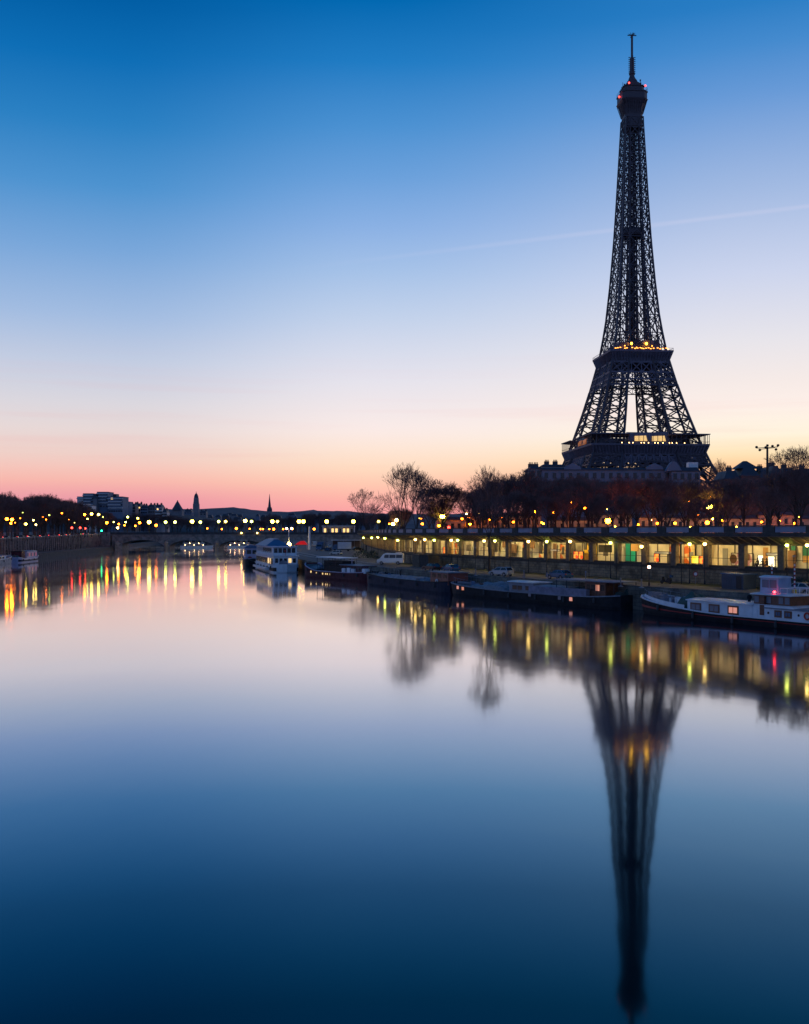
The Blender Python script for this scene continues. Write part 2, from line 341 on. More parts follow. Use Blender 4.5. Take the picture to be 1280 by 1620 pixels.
# left bank: lower quay, river face, upper ground
lq = MB(); lqa, lwa = resample(LQ, 100), resample(LW, 100)
lq.strip([[(a[0],a[1],-1.5),(a[0],a[1],2.0),(b[0],b[1],2.0)] for a, b in zip(lqa, lwa)]); struct('left_quay', lq, mat('left_quay_stone', (0.09,0.075,0.07), 0.9, nscale=0.8, namt=0.3))
lu = MB(); lu.strip([[(p[0]-0.6,p[1],lwz(p[1])-0.9),(p[0]-60,p[1],lwz(p[1])-0.9),(p[0]-400,p[1],9),(-6000,p[1],9)] for p in lwa]); struct('left_road', lu, M_asph)
fl = MB(); fl.add([(-9000,1000,9.0),(9000,1000,9.0),(9000,16000,9.0),(-9000,16000,9.0),(-9000,1000,-2),(9000,1000,-2)], [(0,1,2,3),(4,5,1,0)]); struct('far_ground', fl, M_soil)
wl = thing('embankment_wall', 'long dark stone embankment wall of the left bank road', 'wall'); m_ = MB(); lwf_ = [p for p in lwa if 200 < p[1] < 600]
m_.strip([[(p[0],p[1],1.5),(p[0],p[1],lwz(p[1])-0.35)] for p in lwf_]); m_.build('wall_face', M_wallL, wl)
m_ = MB(); m_.strip([[(p[0]+.15,p[1],lwz(p[1])-0.35),(p[0]+.15,p[1],lwz(p[1])+0.05),(p[0]-.5,p[1],lwz(p[1])+0.05),(p[0]-.5,p[1],lwz(p[1])-0.95)] for p in lwf_]); m_.build('coping', M_curb, wl)
for p in walk(lwf_, 4.2):
    m_ = MB(); o_ = Vector((p[0], p[1], 0)); m_.hexa([o_+Vector((a, b, 1.6)) for a, b in ((0.02,-.45),(.42,-.4),(.42,.4),(0.02,.45))]+[o_+Vector((a, b, lwz(p[1])-0.8)) for a, b in ((0.02,-.4),(.22,-.35),(.22,.35),(0.02,.4))]); m_.build('buttress', M_wallL, wl)
# hills beyond
def hill(name, x0, x1, y0, y1, prof, c, seed, rough=3.0):
    h = MB(); nx, ny = 160, 14; rows = []
    for j in range(ny+1):
        r = []
        for i in range(nx+1):
            px = prof[0][0]+(prof[-1][0]-prof[0][0])*i/nx; top = 0
            for (a, ya), (b, yb) in zip(prof, prof[1:]):
                if a <= px <= b: top = ya+(yb-ya)*(px-a)/(b-a); break
            y = y0+(y1-y0)*j/ny; x = (px-640)/F*y; s = math.sin(math.pi*min(1, j/ny*1.0)*0.5)
            ztop = CH+(HY-top)/F*y1; z = 8+(ztop-8)*s**0.8
            z += noise.noise(Vector((x/60, y/90, seed)))*rough+noise.noise(Vector((x/17, y/25, seed+5)))*rough*0.55
            r.append((x, y, z))
        rows.append(r)
    rows.append([(x, y+300, 5) for x, y, z in rows[-1]])
    h.strip(rows); return struct(name, h, c, True)
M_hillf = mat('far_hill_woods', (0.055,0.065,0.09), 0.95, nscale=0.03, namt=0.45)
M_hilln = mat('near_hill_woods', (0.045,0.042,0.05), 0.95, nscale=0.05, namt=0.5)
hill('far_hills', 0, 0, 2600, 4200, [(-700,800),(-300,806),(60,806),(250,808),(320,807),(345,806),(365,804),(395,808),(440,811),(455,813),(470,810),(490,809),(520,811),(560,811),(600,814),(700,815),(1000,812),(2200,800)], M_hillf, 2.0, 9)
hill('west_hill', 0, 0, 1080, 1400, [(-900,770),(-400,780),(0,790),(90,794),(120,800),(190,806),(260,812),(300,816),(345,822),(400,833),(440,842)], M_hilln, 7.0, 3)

# ================================================================== RIGHT BANK WALL AND GALLERY
def rebase(root, loc):
    loc = Vector(loc); root.location = loc
    seen = set()
    def go(o):
        for c in o.children:
            if c.type == 'MESH' and c.data.name not in seen and c.parent is not None:
                seen.add(c.data.name); c.data.transform(Matrix.Translation(-loc))
            go(c)
    go(root)
def seg(line, s0, s1):      # portion of a line between y values
    return [p for p in line if s0 <= p[1] <= s1]
WV = [p for p in W if 40 < p[1] < 600]
rw = MB(); a, b = resample(offset(WV, 0.0), 180), resample(offset(WV, -0.9), 180)
rw.strip([[(p[0],p[1],QZ-0.5),(p[0],p[1],DZ-0.25)] for p in a])
r_ = thing('retaining_wall', 'long weathered stone retaining wall behind the quay under the lit gallery', 'wall')
rw.build('wall_face', M_wallR, r_)
cp = MB(); a2 = resample(offset(WV, 0.14), 180)
cp.strip([[(p[0],p[1],DZ-0.3),(p[0],p[1],DZ+0.0),(s[0],s[1],DZ+0.0)] for p, s in zip(a2, b)]); cp.build('coping', M_dconc, r_)
rebase(r_, (49, 120, QZ))
# bays
GL = [p for p in W if 70 < p[1] < 560]
BAY = 6.4
c0 = on_px(W, 1026); # phase: one column shows at this photo column
bays = walk(GL, BAY/4)
k0 = min(range(len(bays)), key=lambda i: math.dist(bays[i][:2], c0[:2])) % 4
cols = bays[k0::4]
ga = thing('riverside_gallery', 'long concrete railway gallery with lit open bays above the stone wall', 'gallery')
def P(b, d, z): return (b[0]-b[3]*d, b[1]+b[2]*d, z)      # d + towards the river
def slab(mb, d0, z0, d1, z1, bs=None):
    bs = bs or bays
    mb.strip([[P(b,d0,z0),P(b,d1,z0),P(b,d1,z1),P(b,d0,z1),P(b,d0,z0)] for b in bs])
s = MB(); slab(s, -5.2, 9.55, 2.75, 10.0); s.build('roof_slab', M_dconc, ga)
s = MB(); s.strip([[P(b,-0.5,8.62),P(b,0.35,8.62),P(b,2.55,9.53)] for b in bays]); s.build('canopy_underside', mat('canopy_concrete', (0.13,0.10,0.075), 0.85, nscale=1.5, namt=0.3), ga)
s = MB(); slab(s, -0.35, 8.4, 0.35, 8.66); s.build('edge_beam', M_conc, ga)
s = MB(); slab(s, -5.4, 5.2, -5.0, 9.5); s.build('back_wall', M_cream, ga)
s = MB(); s.strip([[P(b,-5.0,DZ+0.01),P(b,-0.9,DZ+0.01)] for b in bays]); s.build('platform_floor', mat('platform_floor', (0.3,0.27,0.22), 0.7, nscale=1), ga)
s = MB(); s.strip([[P(b,-0.4,9.1),P(b,-5.0,9.1)] for b in bays]); s.build('ceiling', mat('gallery_ceiling', (0.35,0.31,0.24), 0.8, nscale=1), ga)
s = MB()
for i, b in enumerate(bays[1::2]):
    c_, z_ = Vector((b[2], b[3], 0)), 0
    s.bar(P(b,-4.93,5.45), P(b,-4.93,9.08), 0.10 if i % 2 else 0.2, 0.1)
s.build('wall_battens', mat('wall_batten', (0.14,0.12,0.09), 0.7), ga)['kind'] = 'stuff'
rp_ = random.Random(31); PM = [mat('clutter_dark', (0.05,0.04,0.035), 0.7), mat('clutter_brown', (0.22,0.12,0.06), 0.7), mat('clutter_shade', (0.12,0.10,0.08), 0.6), mat('clutter_grey', (0.30,0.29,0.26), 0.7), mat('clutter_amber', (0.75,0.42,0.12), 0.6)]
for b in walk([q for q in offset(W, -4.9) if 100 < q[1] < 420], 3.3)[:92]:
    u = Vector((b[2], b[3], 0)); w_ = rp_.uniform(0.3, 1.1); z0_ = rp_.choice((5.42, 5.42, 6.3, 7.2)); z1_ = min(9.0, z0_+rp_.uniform(0.6, 3.2)); s = MB(); o_ = Vector((b[0], b[1], 0))+u*rp_.uniform(-1.2, 1.2); n_v = Vector((-b[3], b[2], 0)); d_ = rp_.uniform(0.02, 1.4)
    q4 = [o_-u*w_+n_v*d_, o_+u*w_+n_v*d_, o_+u*w_+n_v*(d_+.12), o_-u*w_+n_v*(d_+.12)]; s.hexa([v+Vector((0,0,z0_)) for v in q4]+[v+Vector((0,0,z1_)) for v in q4]); s.build('wall_panel', rp_.choice(PM), ga)
s = MB(); slab(s, 0.02, 5.41, 0.14, 5.72); s.strip([[P(b,0.05,6.62),P(b,0.11,6.62),P(b,0.11,6.68),P(b,0.05,6.68)] for b in bays]); s.build('railing', M_dark, ga)
for i, b in enumerate(cols):
    s = MB(); u = Vector((b[2], b[3], 0)); n = Vector((-b[3], b[2], 0)); p = Vector((b[0], b[1], 0))
    h = [p-u*0.5+n*0.32, p+u*0.5+n*0.32, p+u*0.5-n*0.32, p-u*0.5-n*0.32]
    s.hexa([v+Vector((0,0,DZ+0.02)) for v in h]+[v+Vector((0,0,8.4)) for v in h]); s.build('column', M_conc, ga)
brk = [b for b in bays]; far_b = MB(); nb = 0
M_brk = mat('bracket_concrete', (0.33,0.24,0.14), 0.8, nscale=2)
for i, b in enumerate(sorted(brk, key=lambda b: b[1])):
    u = Vector((b[2], b[3], 0)); s = far_b if b[1] > 330 or nb >= 100 else MB()
    p0, p1, p2, p3 = Vector(P(b,0.36,8.5)), Vector(P(b,2.5,9.42)), Vector(P(b,2.5,9.54)), Vector(P(b,0.36,8.70))
    if b[1] < 95: continue
    s.hexa([p0-u*0.09, p0+u*0.09, p1+u*0.09, p1-u*0.09, p3-u*0.09, p3+u*0.09, p2+u*0.09, p2-u*0.09])
    if s is not far_b: s.build('bracket', M_brk, ga); nb += 1
far_b.build('brackets', M_brk, ga)['kind'] = 'stuff'
M_strip = glow('gallery_strip_light', (255, 220, 140), 58)
for i, (b, c) in enumerate(zip(cols, cols[1:])):
    s = MB(); m = [(b[k]+c[k])/2 for k in range(4)]; u = Vector((m[2], m[3], 0))
    s.bar(Vector(P(m,-1.9,8.95))-u*1.3, Vector(P(m,-1.9,8.95))+u*1.3, 0.22, 0.12); s.build('strip_light', M_strip, ga)
rebase(ga, (49, 120, DZ))
# parapet of pale blue metal panels over the gallery roof
pa = thing('parapet', 'long parapet of pale blue metal panels and dark posts over the gallery', 'parapet')
for i, (b, c) in enumerate(zip(cols, cols[1:])):
    u = Vector((b[2], b[3], 0)); s = MB(); p, r = Vector(P(b,2.3,10.06))+u*0.95, Vector(P(c,2.3,10.06))-u*0.95
    n = Vector((-b[3], b[2], 0))*0.05; up = Vector((0,0,0.72)); s.hexa([p-n, r-n, r+n, p+n, p-n+up, r-n+up, r+n+up, p+n+up]); s.build('panel', M_blue, pa)
    s = MB(); o = Vector(P(b,2.2,10.003)); s.hexa([o-u*0.9-n*6, o+u*0.9-n*6, o+u*0.9+n*5, o-u*0.9+n*5]+[v+Vector((0,0,0.78)) for v in (o-u*0.9-n*6, o+u*0.9-n*6, o+u*0.9+n*5, o-u*0.9+n*5)]); s.build('post', M_dconc, pa)
s = MB(); slab(s, 1.95, 10.80, 2.5, 10.92, [b for b in bays]); s.build('cap_rail', M_dconc, pa)
rebase(pa, (49, 120, 10))
# ------------------------------------------------------------------ things inside the gallery
GB = offset(W, -4.8); GM = offset(W, -2.6)
def panel_on(line, px0, px1, z0, z1, name, label, m, catg='poster', depth=0.12, frame=True, group=None, stand=False):
    p, r = on_px(line, px0), on_px(line, px1); a, b = Vector((p[0],p[1],0)), Vector((r[0],r[1],0))
    c = (a+b)/2; wd = (b-a).length; ang = math.atan2(b.y-a.y, b.x-a.x); 
    t = thing(name, label, catg, (c.x, c.y, DZ if stand else z0), ang, group); zb = (z0-DZ) if stand else 0
    MB().box(-wd/2, -depth/2, zb, wd/2, depth/2, zb+z1-z0).build('face', m, t)
    if frame:
        f = MB(); e = 0.07
        for x0, x1, q0, q1 in ((-wd/2-e,wd/2+e,zb-e,zb),(-wd/2-e,wd/2+e,zb+z1-z0,zb+z1-z0+e),(-wd/2-e,-wd/2,zb,zb+z1-z0),(wd/2,wd/2+e,zb,zb+z1-z0)): f.box(x0,-depth/2-0.03,q0,x1,depth/2+0.03,q1)
        f.build('frame', M_dark, t)
    if stand:
        f = MB(); f.box(-wd/2+0.02,-0.05,0.01,-wd/2+0.12,0.05,zb); f.box(wd/2-0.12,-0.05,0.01,wd/2-0.02,0.05,zb)
        if zb > 0.12: f.build('stand', M_dark, t)
    return t
def poster_mat(name, c1, c2, sc, em=0.0, seed=0.0):
    m = bpy.data.materials.new(name); m.use_nodes = True; t = m.node_tree; b = t.nodes['Principled BSDF']; b.inputs['Roughness'].default_value = 0.4
    tcn = t.nodes.new('ShaderNodeTexCoord'); n = t.nodes.new('ShaderNodeTexNoise'); n.inputs['Scale'].default_value = sc; n.inputs['Detail'].default_value = 1.5
    n.noise_dimensions = '4D'; n.inputs['W'].default_value = seed; t.links.new(tcn.outputs['Object'], n.inputs['Vector'])
    r = t.nodes.new('ShaderNodeValToRGB'); r.color_ramp.elements[0].position = 0.46; r.color_ramp.elements[1].position = 0.54
    r.color_ramp.elements[0].color = (*c1, 1); r.color_ramp.elements[1].color = (*c2, 1); t.links.new(n.outputs[0], r.inputs[0]); t.links.new(r.outputs[0], b.inputs['Base Color'])
    if em: t.links.new(r.outputs[0], b.inputs['Emission Color']); b.inputs['Emission Strength'].default_value = em
    return m
PO = poster_mat('poster_orange', (0.75,0.16,0.02), (0.9,0.72,0.35), 0.9)
PW = poster_mat('poster_pale', (0.75,0.68,0.6), (0.6,0.25,0.3), 1.4, seed=3)
PG = mat('poster_green', (0.02,0.22,0.13), 0.5); PY = poster_mat('poster_yellow', (0.85,0.62,0.03), (0.25,0.15,0.02), 0.7, seed=5)
PR = poster_mat('lightbox_red', (0.8,0.06,0.01), (0.9,0.35,0.05), 1.6, 1.2, 2.0); PYE = poster_mat('lightbox_yellow', (0.9,0.6,0.02), (0.95,0.75,0.1), 1.5, 1.2)
PWH = glow('lightbox_white', (255, 240, 200), 1.8)
T = panel_on
T(GB,1060,1076,5.6,8.6,'wall_poster','tall orange and cream poster left of the column nearest the yellow and red light boxes',PO)
T(GB,1083,1100,5.6,8.6,'wall_poster','tall orange figure poster behind the yellow and red light boxes',PO)
T(GM,1095,1106,5.75,6.75,'light_box','small yellow light box beside a red one in the gallery',PYE,'sign',0.2,True,None,True)
T(GM,1107.5,1118,5.75,6.75,'light_box','small red light box beside a yellow one in the gallery',PR,'sign',0.2,True,None,True)
bb = T(GB,1158,1191,5.6,7.2,'billboard','wide pale billboard with a brown disc in the gallery',PW,'billboard')
d_ = MB(); d_.lathe((-1.55,0,0.85), [(0.62,-0.12),(0.62,0.12)], 20, 'y'); d_.build('disc', mat('poster_brown', (0.16,0.07,0.03), 0.6), bb)
T(GB,1200,1211,5.6,7.0,'light_box','white lit panel behind the waiting people, the nearer to the billboard',PWH,'sign')
T(GB,1213,1226,5.6,6.9,'light_box','wide white lit panel behind the rightmost waiting person',PWH,'sign')
T(GB,1252.5,1259,6.3,8.7,'wall_poster','narrow dark green panel left of the rightmost column',PG)
T(GB,1271,1300,6.4,8.7,'wall_poster','broad dark green panel cut by the right edge of the photo',PG)
T(GB,853.5,861,5.6,7.6,'wall_poster','orange poster in the gallery above the middle of the long dark barge',PO)
T(GB,887,896,5.6,8.0,'wall_poster','orange and cream poster right of the small white canopy',PO)
T(GM,908.5,915.5,5.8,6.9,'light_box','left one of two red light boxes standing side by side',PR,'sign',0.2,True,None,True)
T(GM,916.5,923,5.8,6.9,'light_box','right one of two red light boxes standing side by side',PR,'sign',0.2,True,None,True)
T(GB,924.5,932,5.5,8.6,'wall_poster','tall yellow panel right of the two red light boxes',PY)
T(GB,939,944.5,5.5,8.6,'wall_poster','narrow yellow panel left of the dark hanging boards',PY)
T(GM,948,957,7.0,8.0,'hanging_board','dark hanging board, left one of a pair in the gallery',M_dconc,'board')
T(GM,958,967,7.0,8.0,'hanging_board','dark hanging board, right one of a pair in the gallery',M_dconc,'board')
T(GB,990.5,997.5,5.6,8.7,'glazed_panel','bright green glazed panel, left one of a pair',mat('green_glazing', (0.02,0.34,0.2), 0.3, emis=(0.01,0.3,0.16), estr=0.25),'panel')
T(GB,998.5,1006,5.6,8.7,'glazed_panel','bright green glazed panel, right one of a pair',MATS['green_glazing'],'panel')
T(GM,1036,1043,5.8,6.9,'light_box','single red light box under a dark board in the gallery',PR,'sign',0.2,True,None,True)
T(GM,1037,1059,6.95,7.2,'hanging_board','long flat pale canopy board above the single red light box',M_white,'board')
T(GM,871,886,6.9,7.15,'hanging_board','small pale canopy board left of the orange and cream poster',M_white,'board')
T(GM,1213,1241,7.15,7.4,'hanging_board','long pale canopy board above the waiting people',M_white,'board')
T(GB,702,712,5.6,6.9,'light_box','orange light box far along the gallery beyond the dark car',PR,'sign')
for px0, px1, lab in ((560+160,566+160,'orange poster in a far bay of the gallery beyond the silver car'),(806,815,'dark poster in a far bay left of the tall quay tree lamp'),(828,835,'orange poster beside the gallery lamp at the left end of the tower trees')):
    T(GB,px0,px1,5.6,7.8,'wall_poster',lab,PO if 'orange' in lab else M_dconc)
# ================================================================== BRIDGE
BY0, BY1, BZ = 592.0, 606.0, 9.3
bx = [(185-640)/F*BY0 + i*29.2 for i in range(6)]
br_ = thing('stone_bridge', 'low five-arched stone bridge with dark parapet spanning the river', 'bridge')
for i in range(5):
    x0, x1 = bx[i]+1.5, bx[i+1]-1.5; xm = (x0+x1)/2; hw_ = (x1-x0)/2; poly = []
    for k in range(25):
        t = -1+2*k/24; poly.append((xm+hw_*t, 2.3+4.9*math.sqrt(max(0, 1-(t*0.96)**2))-1.37+1.37*abs(t)**6*0))
    poly = [(x0, poly[0][1])]+poly[1:-1]+[(x1, poly[-1][1])]
    body = poly+[(x1, 8.4), (x0, 8.4)]
    n = len(body); m = MB(); vs = [(x, BY0, z) for x, z in body]+[(x, BY1, z) for x, z in body]; m.add(vs, [(i2, i2+1, n+i2+1, n+i2) for i2 in range(24)])
    for yy in (0, n):        # spandrels as quads up to the cornice
        for k in range(24):
            a, b = body[k], body[k+1]; y = BY0 if yy == 0 else BY1
            m.add([(a[0],y,a[1]),(b[0],y,b[1]),(b[0],y,8.4),(a[0],y,8.4)], [(0,1,2,3)])
    # voussoir ring standing slightly proud
    for k in range(24):
        a, b = body[k], body[k+1]; m.add([(a[0],BY0-0.15,a[1]),(b[0],BY0-0.15,b[1]),(b[0],BY0-0.15,b[1]+0.75),(a[0],BY0-0.15,a[1]+0.75),(a[0],BY0,a[1]),(b[0],BY0,b[1]),(b[0],BY0,b[1]+0.75),(a[0],BY0,a[1]+0.75)], [(0,1,2,3),(0,4,5,1),(3,2,6,7)])
    m.build('arch_span', M_bridge, br_)
for i in range(6):
    m = MB(); x = bx[i]; w_ = 1.5 if 0 < i < 5 else 3.0
    m.prism([(x-w_,BY0-0.25),(x-w_,BY1+0.25),(x,BY1+3),(x+w_,BY1+0.25),(x+w_,BY0-0.25),(x,BY0-3.2)][::-1], -1.5, 4.2)
    m.lathe((x,BY0-0.1,4.2), [(1.5,0),(1.2,0.5),(0.1,1.1)], 10)
    m.box(x-w_, BY0-0.05, 4.2, x+w_, BY1+0.05, 8.4); m.build('pier', M_bridge, br_)
    if 0 < i < 5:
        m = MB(); m.lathe((x,BY0-0.22,6.4), [(1.25,-0.15),(1.25,0.15),(0.85,0.17)], 16, 'y')
        m.bar((x-2.4,BY0-0.2,7.2),(x-0.3,BY0-0.2,6.3),0.25,0.7,(0,0,1)); m.bar((x+2.4,BY0-0.2,7.2),(x+0.3,BY0-0.2,6.3),0.25,0.7,(0,0,1)); m.build('relief', M_bridge, br_)
M_par = mat('bridge_parapet_stone', (0.06,0.055,0.06), 0.8, nscale=0.8, namt=0.3)
m = MB(); m.box(bx[0]-4, BY0-0.5, 8.4, bx[5]+3, BY0+0.6, 9.0); m.box(bx[0]-4, BY1-0.6, 8.4, bx[5]+3, BY1+0.5, 9.0); m.build('cornice', M_bridge, br_)
for y in (BY0-0.3, BY1-0.1):
    m = MB(); m.box(bx[0]-4, y, 9.0, bx[5]+3, y+0.4, 10.35); m.build('parapet', M_par, br_)
m = MB(); m.box(bx[0]-4, BY0+0.61, 8.41, bx[5]+3, BY1-0.61, 9.0); m.build('roadway', M_asph, br_)
for x in (bx[0]-7, bx[5]+6):
    m = MB(); m.box(x-3.2, BY0-1.5, -1, x+3.2, BY1+1.5, 10.3); m.build('abutment', M_bridge, br_)
rebase(br_, (bx[0], BY0, 0))

# ================================================================== TOWER
TH = math.radians(5.0)
tw = thing('lattice_tower', 'very tall dark iron lattice tower above the right bank trees', 'tower', (146.2, 650, 6.5), TH)
M_iron = mat('tower_iron', (0.075,0.06,0.075), 0.55, 0.2, nscale=0.05, namt=0.15)
M_irond = mat('tower_iron_panel', (0.14,0.118,0.16), 0.6, 0.1, nscale=0.3, namt=0.2)
def interp(tab, z):
    for (a, va), (b, vb) in zip(tab, tab[1:]):
        if z <= b: return va+(vb-va)*max(0, z-a)/(b-a)
    return tab[-1][1]
HWT = [(0,62.5),(12,54),(25,46.5),(40,39.5),(57,33.2),(66,30.2),(80,26.0),(95,22.0),(108,18.9),(120,16.2),(140,13.4),(163,11.3),(190,9.4),(212,8.2),(240,6.9),(266,5.7),(276,5.4)]
LWT = [(0,25),(25,21.5),(57,17.5),(66,15.8),(95,12.0),(108,10.8),(120,10.0),(140,7.6),(163,6.1),(190,5.0),(212,4.3),(240,3.6),(276,2.8)]
hwf = lambda z: interp(HWT, z); lwf = lambda z: interp(LWT, z)
def leg_pts(sx, sy, z):
    o, i = hwf(z), hwf(z)-lwf(z); return [Vector((sx*o,sy*o,z)), Vector((sx*i,sy*o,z)), Vector((sx*i,sy*i,z)), Vector((sx*o,sy*i,z))]
def lattice(mb, sx, sy, zs, cw, xw, fine=True):
    for za, zb in zip(zs, zs[1:]):
        A, B = leg_pts(sx, sy, za), leg_pts(sx, sy, zb)
        for k in range(4):
            mb.bar(A[k], B[k], cw)
            j = (k+1) % 4
            mb.bar(A[k], B[j], xw); mb.bar(A[j], B[k], xw); mb.bar(B[k], B[j], xw*1.2)
            if fine:
                m0, m1 = (A[k]+B[k])/2, (A[j]+B[j])/2; mid = (m0+m1)/2; t0, t1 = (A[k]+A[j])/2, (B[k]+B[j])/2
                mb.bar(m0, m1, xw*0.6)
                for p in (m0, m1):
                    for t in (t0, t1): mb.bar(p, t, xw*0.5)
def zlist(a, b, n, g=1.0):
    w_ = [g**k for k in range(n)]; s_ = sum(w_); z = [a]
    for k in w_: z.append(z[-1]+(b-a)*k/s_)
    return z
for sx in (-1, 1):
    for sy in (-1, 1):
        m = MB(); lattice(m, sx, sy, zlist(4, 45, 4), 1.5, 0.65); lattice(m, sx, sy, [45, 51, 57.4], 1.2, 0.5)
        lattice(m, sx, sy, zlist(57.4, 96, 5, 0.95), 1.3, 0.62, False); lattice(m, sx, sy, [96, 104, 112, 117], 1.1, 0.5)
        o = 50; cxl = sx*o; m.build('leg', M_iron, tw)
        mm = MB(); mm.hexa([Vector((sx*(50+a),sy*(50+b),0)) for a, b in ((-14,-14),(14,-14),(14,14),(-14,14))]+[Vector((sx*(50+a),sy*(50+b),4.2)) for a, b in ((-12,-12),(12,-12),(12,12),(-12,12))]); mm.build('footing', M_conc, tw)
# decorative arches and lattice girders under the platforms
def face_xf(k):      # k-th face: map (u along face, d outwards, z)
    c, s_ = round(math.cos(k*math.pi/2)), round(math.sin(k*math.pi/2))
    return lambda u, d, z: Vector((u*c+d*s_, u*s_-d*c, z))
for k in range(4):
    f = face_xf(k); m = MB()
    arc = [(37*math.cos(t), 6+38*math.sin(t)) for t in [math.pi*(j/24) for j in range(25)]]
    for (u0, z0), (u1, z1) in zip(arc, arc[1:]):
        d0, d1 = hwf(z0)-0.3, hwf(z1)-0.3; e0, e1 = 1.09, 1.09
        m.bar(f(u0,d0,z0), f(u1,d1,z1), 1.0); m.bar(f(u0*e0,d0,6+(z0-6)*e0), f(u1*e1,d1,6+(z1-6)*e1), 0.7); m.bar(f(u0,d0,z0), f(u1*e1,d1,6+(z1-6)*e1), 0.35); m.bar(f(u1,d1,z1), f(u0*e0,d0,6+(z0-6)*e0), 0.35)
    m.build('arch', M_iron, tw)
p1 = MB(); p1f = MB()
def girder(mb, k, zb, zt, hb, ht, n, cw, xw):
    f = face_xf(k)
    for j in range(n):
        a, b = -1+2*j/n, -1+2*(j+1)/n
        mb.bar(f(a*hb,hb,zb), f(b*hb,hb,zb), cw); mb.bar(f(a*ht,ht,zt), f(b*ht,ht,zt), cw)
        mb.bar(f(a*hb,hb,zb), f(b*ht,ht,zt), xw); mb.bar(f(b*hb,hb,zb), f(a*ht,ht,zt), xw); mb.bar(f(a*hb,hb,zb), f(a*ht,ht,zt), xw)
pl1 = MB()
def frust(mb, z0, h0, z1, h1):
    mb.hexa([(-h0,-h0,z0),(h0,-h0,z0),(h0,h0,z0),(-h0,h0,z0),(-h1,-h1,z1),(h1,-h1,z1),(h1,h1,z1),(-h1,h1,z1)])
def ring(mb, z0, h0, z1, h1, hole):
    for k in range(4):
        f = face_xf(k)
        mb.hexa([f(-h0,h0,z0), f(h0,h0,z0), f(hole,hole,z0), f(-hole,hole,z0), f(-h1,h1,z1), f(h1,h1,z1), f(hole,hole,z1), f(-hole,hole,z1)])
ring(pl1, 51.8, 34.4, 53.6, 34.8, 13); ring(pl1, 53.6, 34.8, 56.6, 36.2, 13); ring(pl1, 56.6, 36.9, 57.7, 37.0, 13)
for k in range(4):
    f = face_xf(k)
    for j in range(37):
        u = -34.5+69*j/36; pl1.bar(f(u,34.9,52.0), f(u*1.05,36.5,56.6), 0.5, 0.9)
pf1 = pl1.build('first_platform', M_irond, tw)
for k in range(4):
    m = MB(); girder(m, k, 44.5, 51.6, 36.5, 34.2, 15, 0.9, 0.8); girder(m, k, 46.3, 50.2, 35.8, 34.6, 30, 0.4, 0.3); m.build('girder', M_irond, tw)
M_glassn = mat('platform_glass', (0.16,0.15,0.17), 0.15)
m = MB()
for k in range(4):
    f = face_xf(k)
    for j in range(26): u = -36.6+73.2*j/25; m.bar(f(u,36.6,57.7), f(u,36.6,63.5), 0.28)
    m.bar(f(-36.9,36.6,59.0), f(36.9,36.6,59.0), 0.14)
m.build('gallery_posts', M_iron, tw)
for k in range(4):
    f = face_xf(k)
    for u0, u1 in ((-37.2,-13),(13,37.2)):
        m = MB(); m.hexa([f(u0,37.2,63.4), f(u1,37.2,63.4), f(u1*0.8,27,62.0), f(u0*0.8,27,62.0), f(u0,37.2,63.9), f(u1,37.2,63.9), f(u1*0.8,27,62.5), f(u0*0.8,27,62.5)])
        m.build('gallery_roof', M_irond, tw)
M_winY = glow('tower_window_light', (255, 200, 50), 0.8)
for k in range(4):       # one sloping glass pavilion per side
    f = face_xf(k); m = MB()
    m.hexa([f(-13,33.5,57.7), f(13,33.5,57.7), f(11,20,57.7), f(-11,20,57.7), f(-12.5,31.5,64.2), f(12.5,31.5,65.6), f(10,20,66.2), f(-10,20,66.2)]); pv = m.build('pavilion', M_irond, tw)
    if k in (0, 3):
        for u0, u1 in ((-9.0,-1.0),(2.0,10.6)):
            g = MB(); g.hexa([f(u0,33.35,59.5), f(u1,33.35,59.5), f(u1,33.0,59.5), f(u0,33.0,59.5), f(u0+0.3,32.62,62.6), f(u1-0.6,32.62,62.9), f(u1-0.6,32.2,62.9), f(u0+0.3,32.2,62.6)]); g.build('lit_window', M_winY if k == 0 else mat('amber_window', (0.5,0.3,0.1), 0.5, emis=lin(230,130,50), estr=0.6), pv)
M_bulbW = glow('platform_bulb', (255, 196, 120), 9)
f0 = face_xf(0)
for u in (-20,-15.5,-13.2,-8,-6.2,-3.5,0.5,2.4,5.5,9.5,11.3,14,19):
    m = MB(); m.ball(f0(u+2,36.95,58.1), 0.30, 5); m.build('platform_lamp', M_bulbW, tw)
# second platform
pl2 = MB(); ring(pl2, 110.6, 17.9, 113.2, 18.1, 4); ring(pl2, 113.2, 18.1, 116.4, 19.7, 4); ring(pl2, 116.4, 20.2, 117.6, 20.3, 4)
for k in range(4):
    f = face_xf(k)
    for j in range(21): u = -17.5+35*j/20; pl2.bar(f(u,18.05,111), f(u*1.1,19.9,116.4), 0.4, 0.7)
    for j in range(17): u = -20+40*j/16; pl2.bar(f(u,20.1,117.6), f(u,20.1,118.9), 0.12)
    pl2.bar(f(-20.1,20.1,118.9), f(20.1,20.1,118.9), 0.15)
pl2.build('second_platform', M_irond, tw)
for k in range(4):
    m = MB(); girder(m, k, 103.8, 110.4, hwf(103.8), 17.9, 6, 1.0, 0.6); girder(m, k, 99.5, 103.6, hwf(99.5), hwf(103.6), 10, 0.7, 0.4); girder(m, k, 95.5, 99.3, hwf(95.5), hwf(99.3), 9, 0.55, 0.35); m.build('girder', M_irond, tw)
bld = MB()
for (a, b, c, d, h) in ((-13,-14,-4,-5,123.4),(2,-15,13,-6,124.6),(-5,-10,7,4,122.6),(-12,4,-3,13,123),(4,5,13,13,123.5)): bld.box(a,b,117.65,c,d,h)
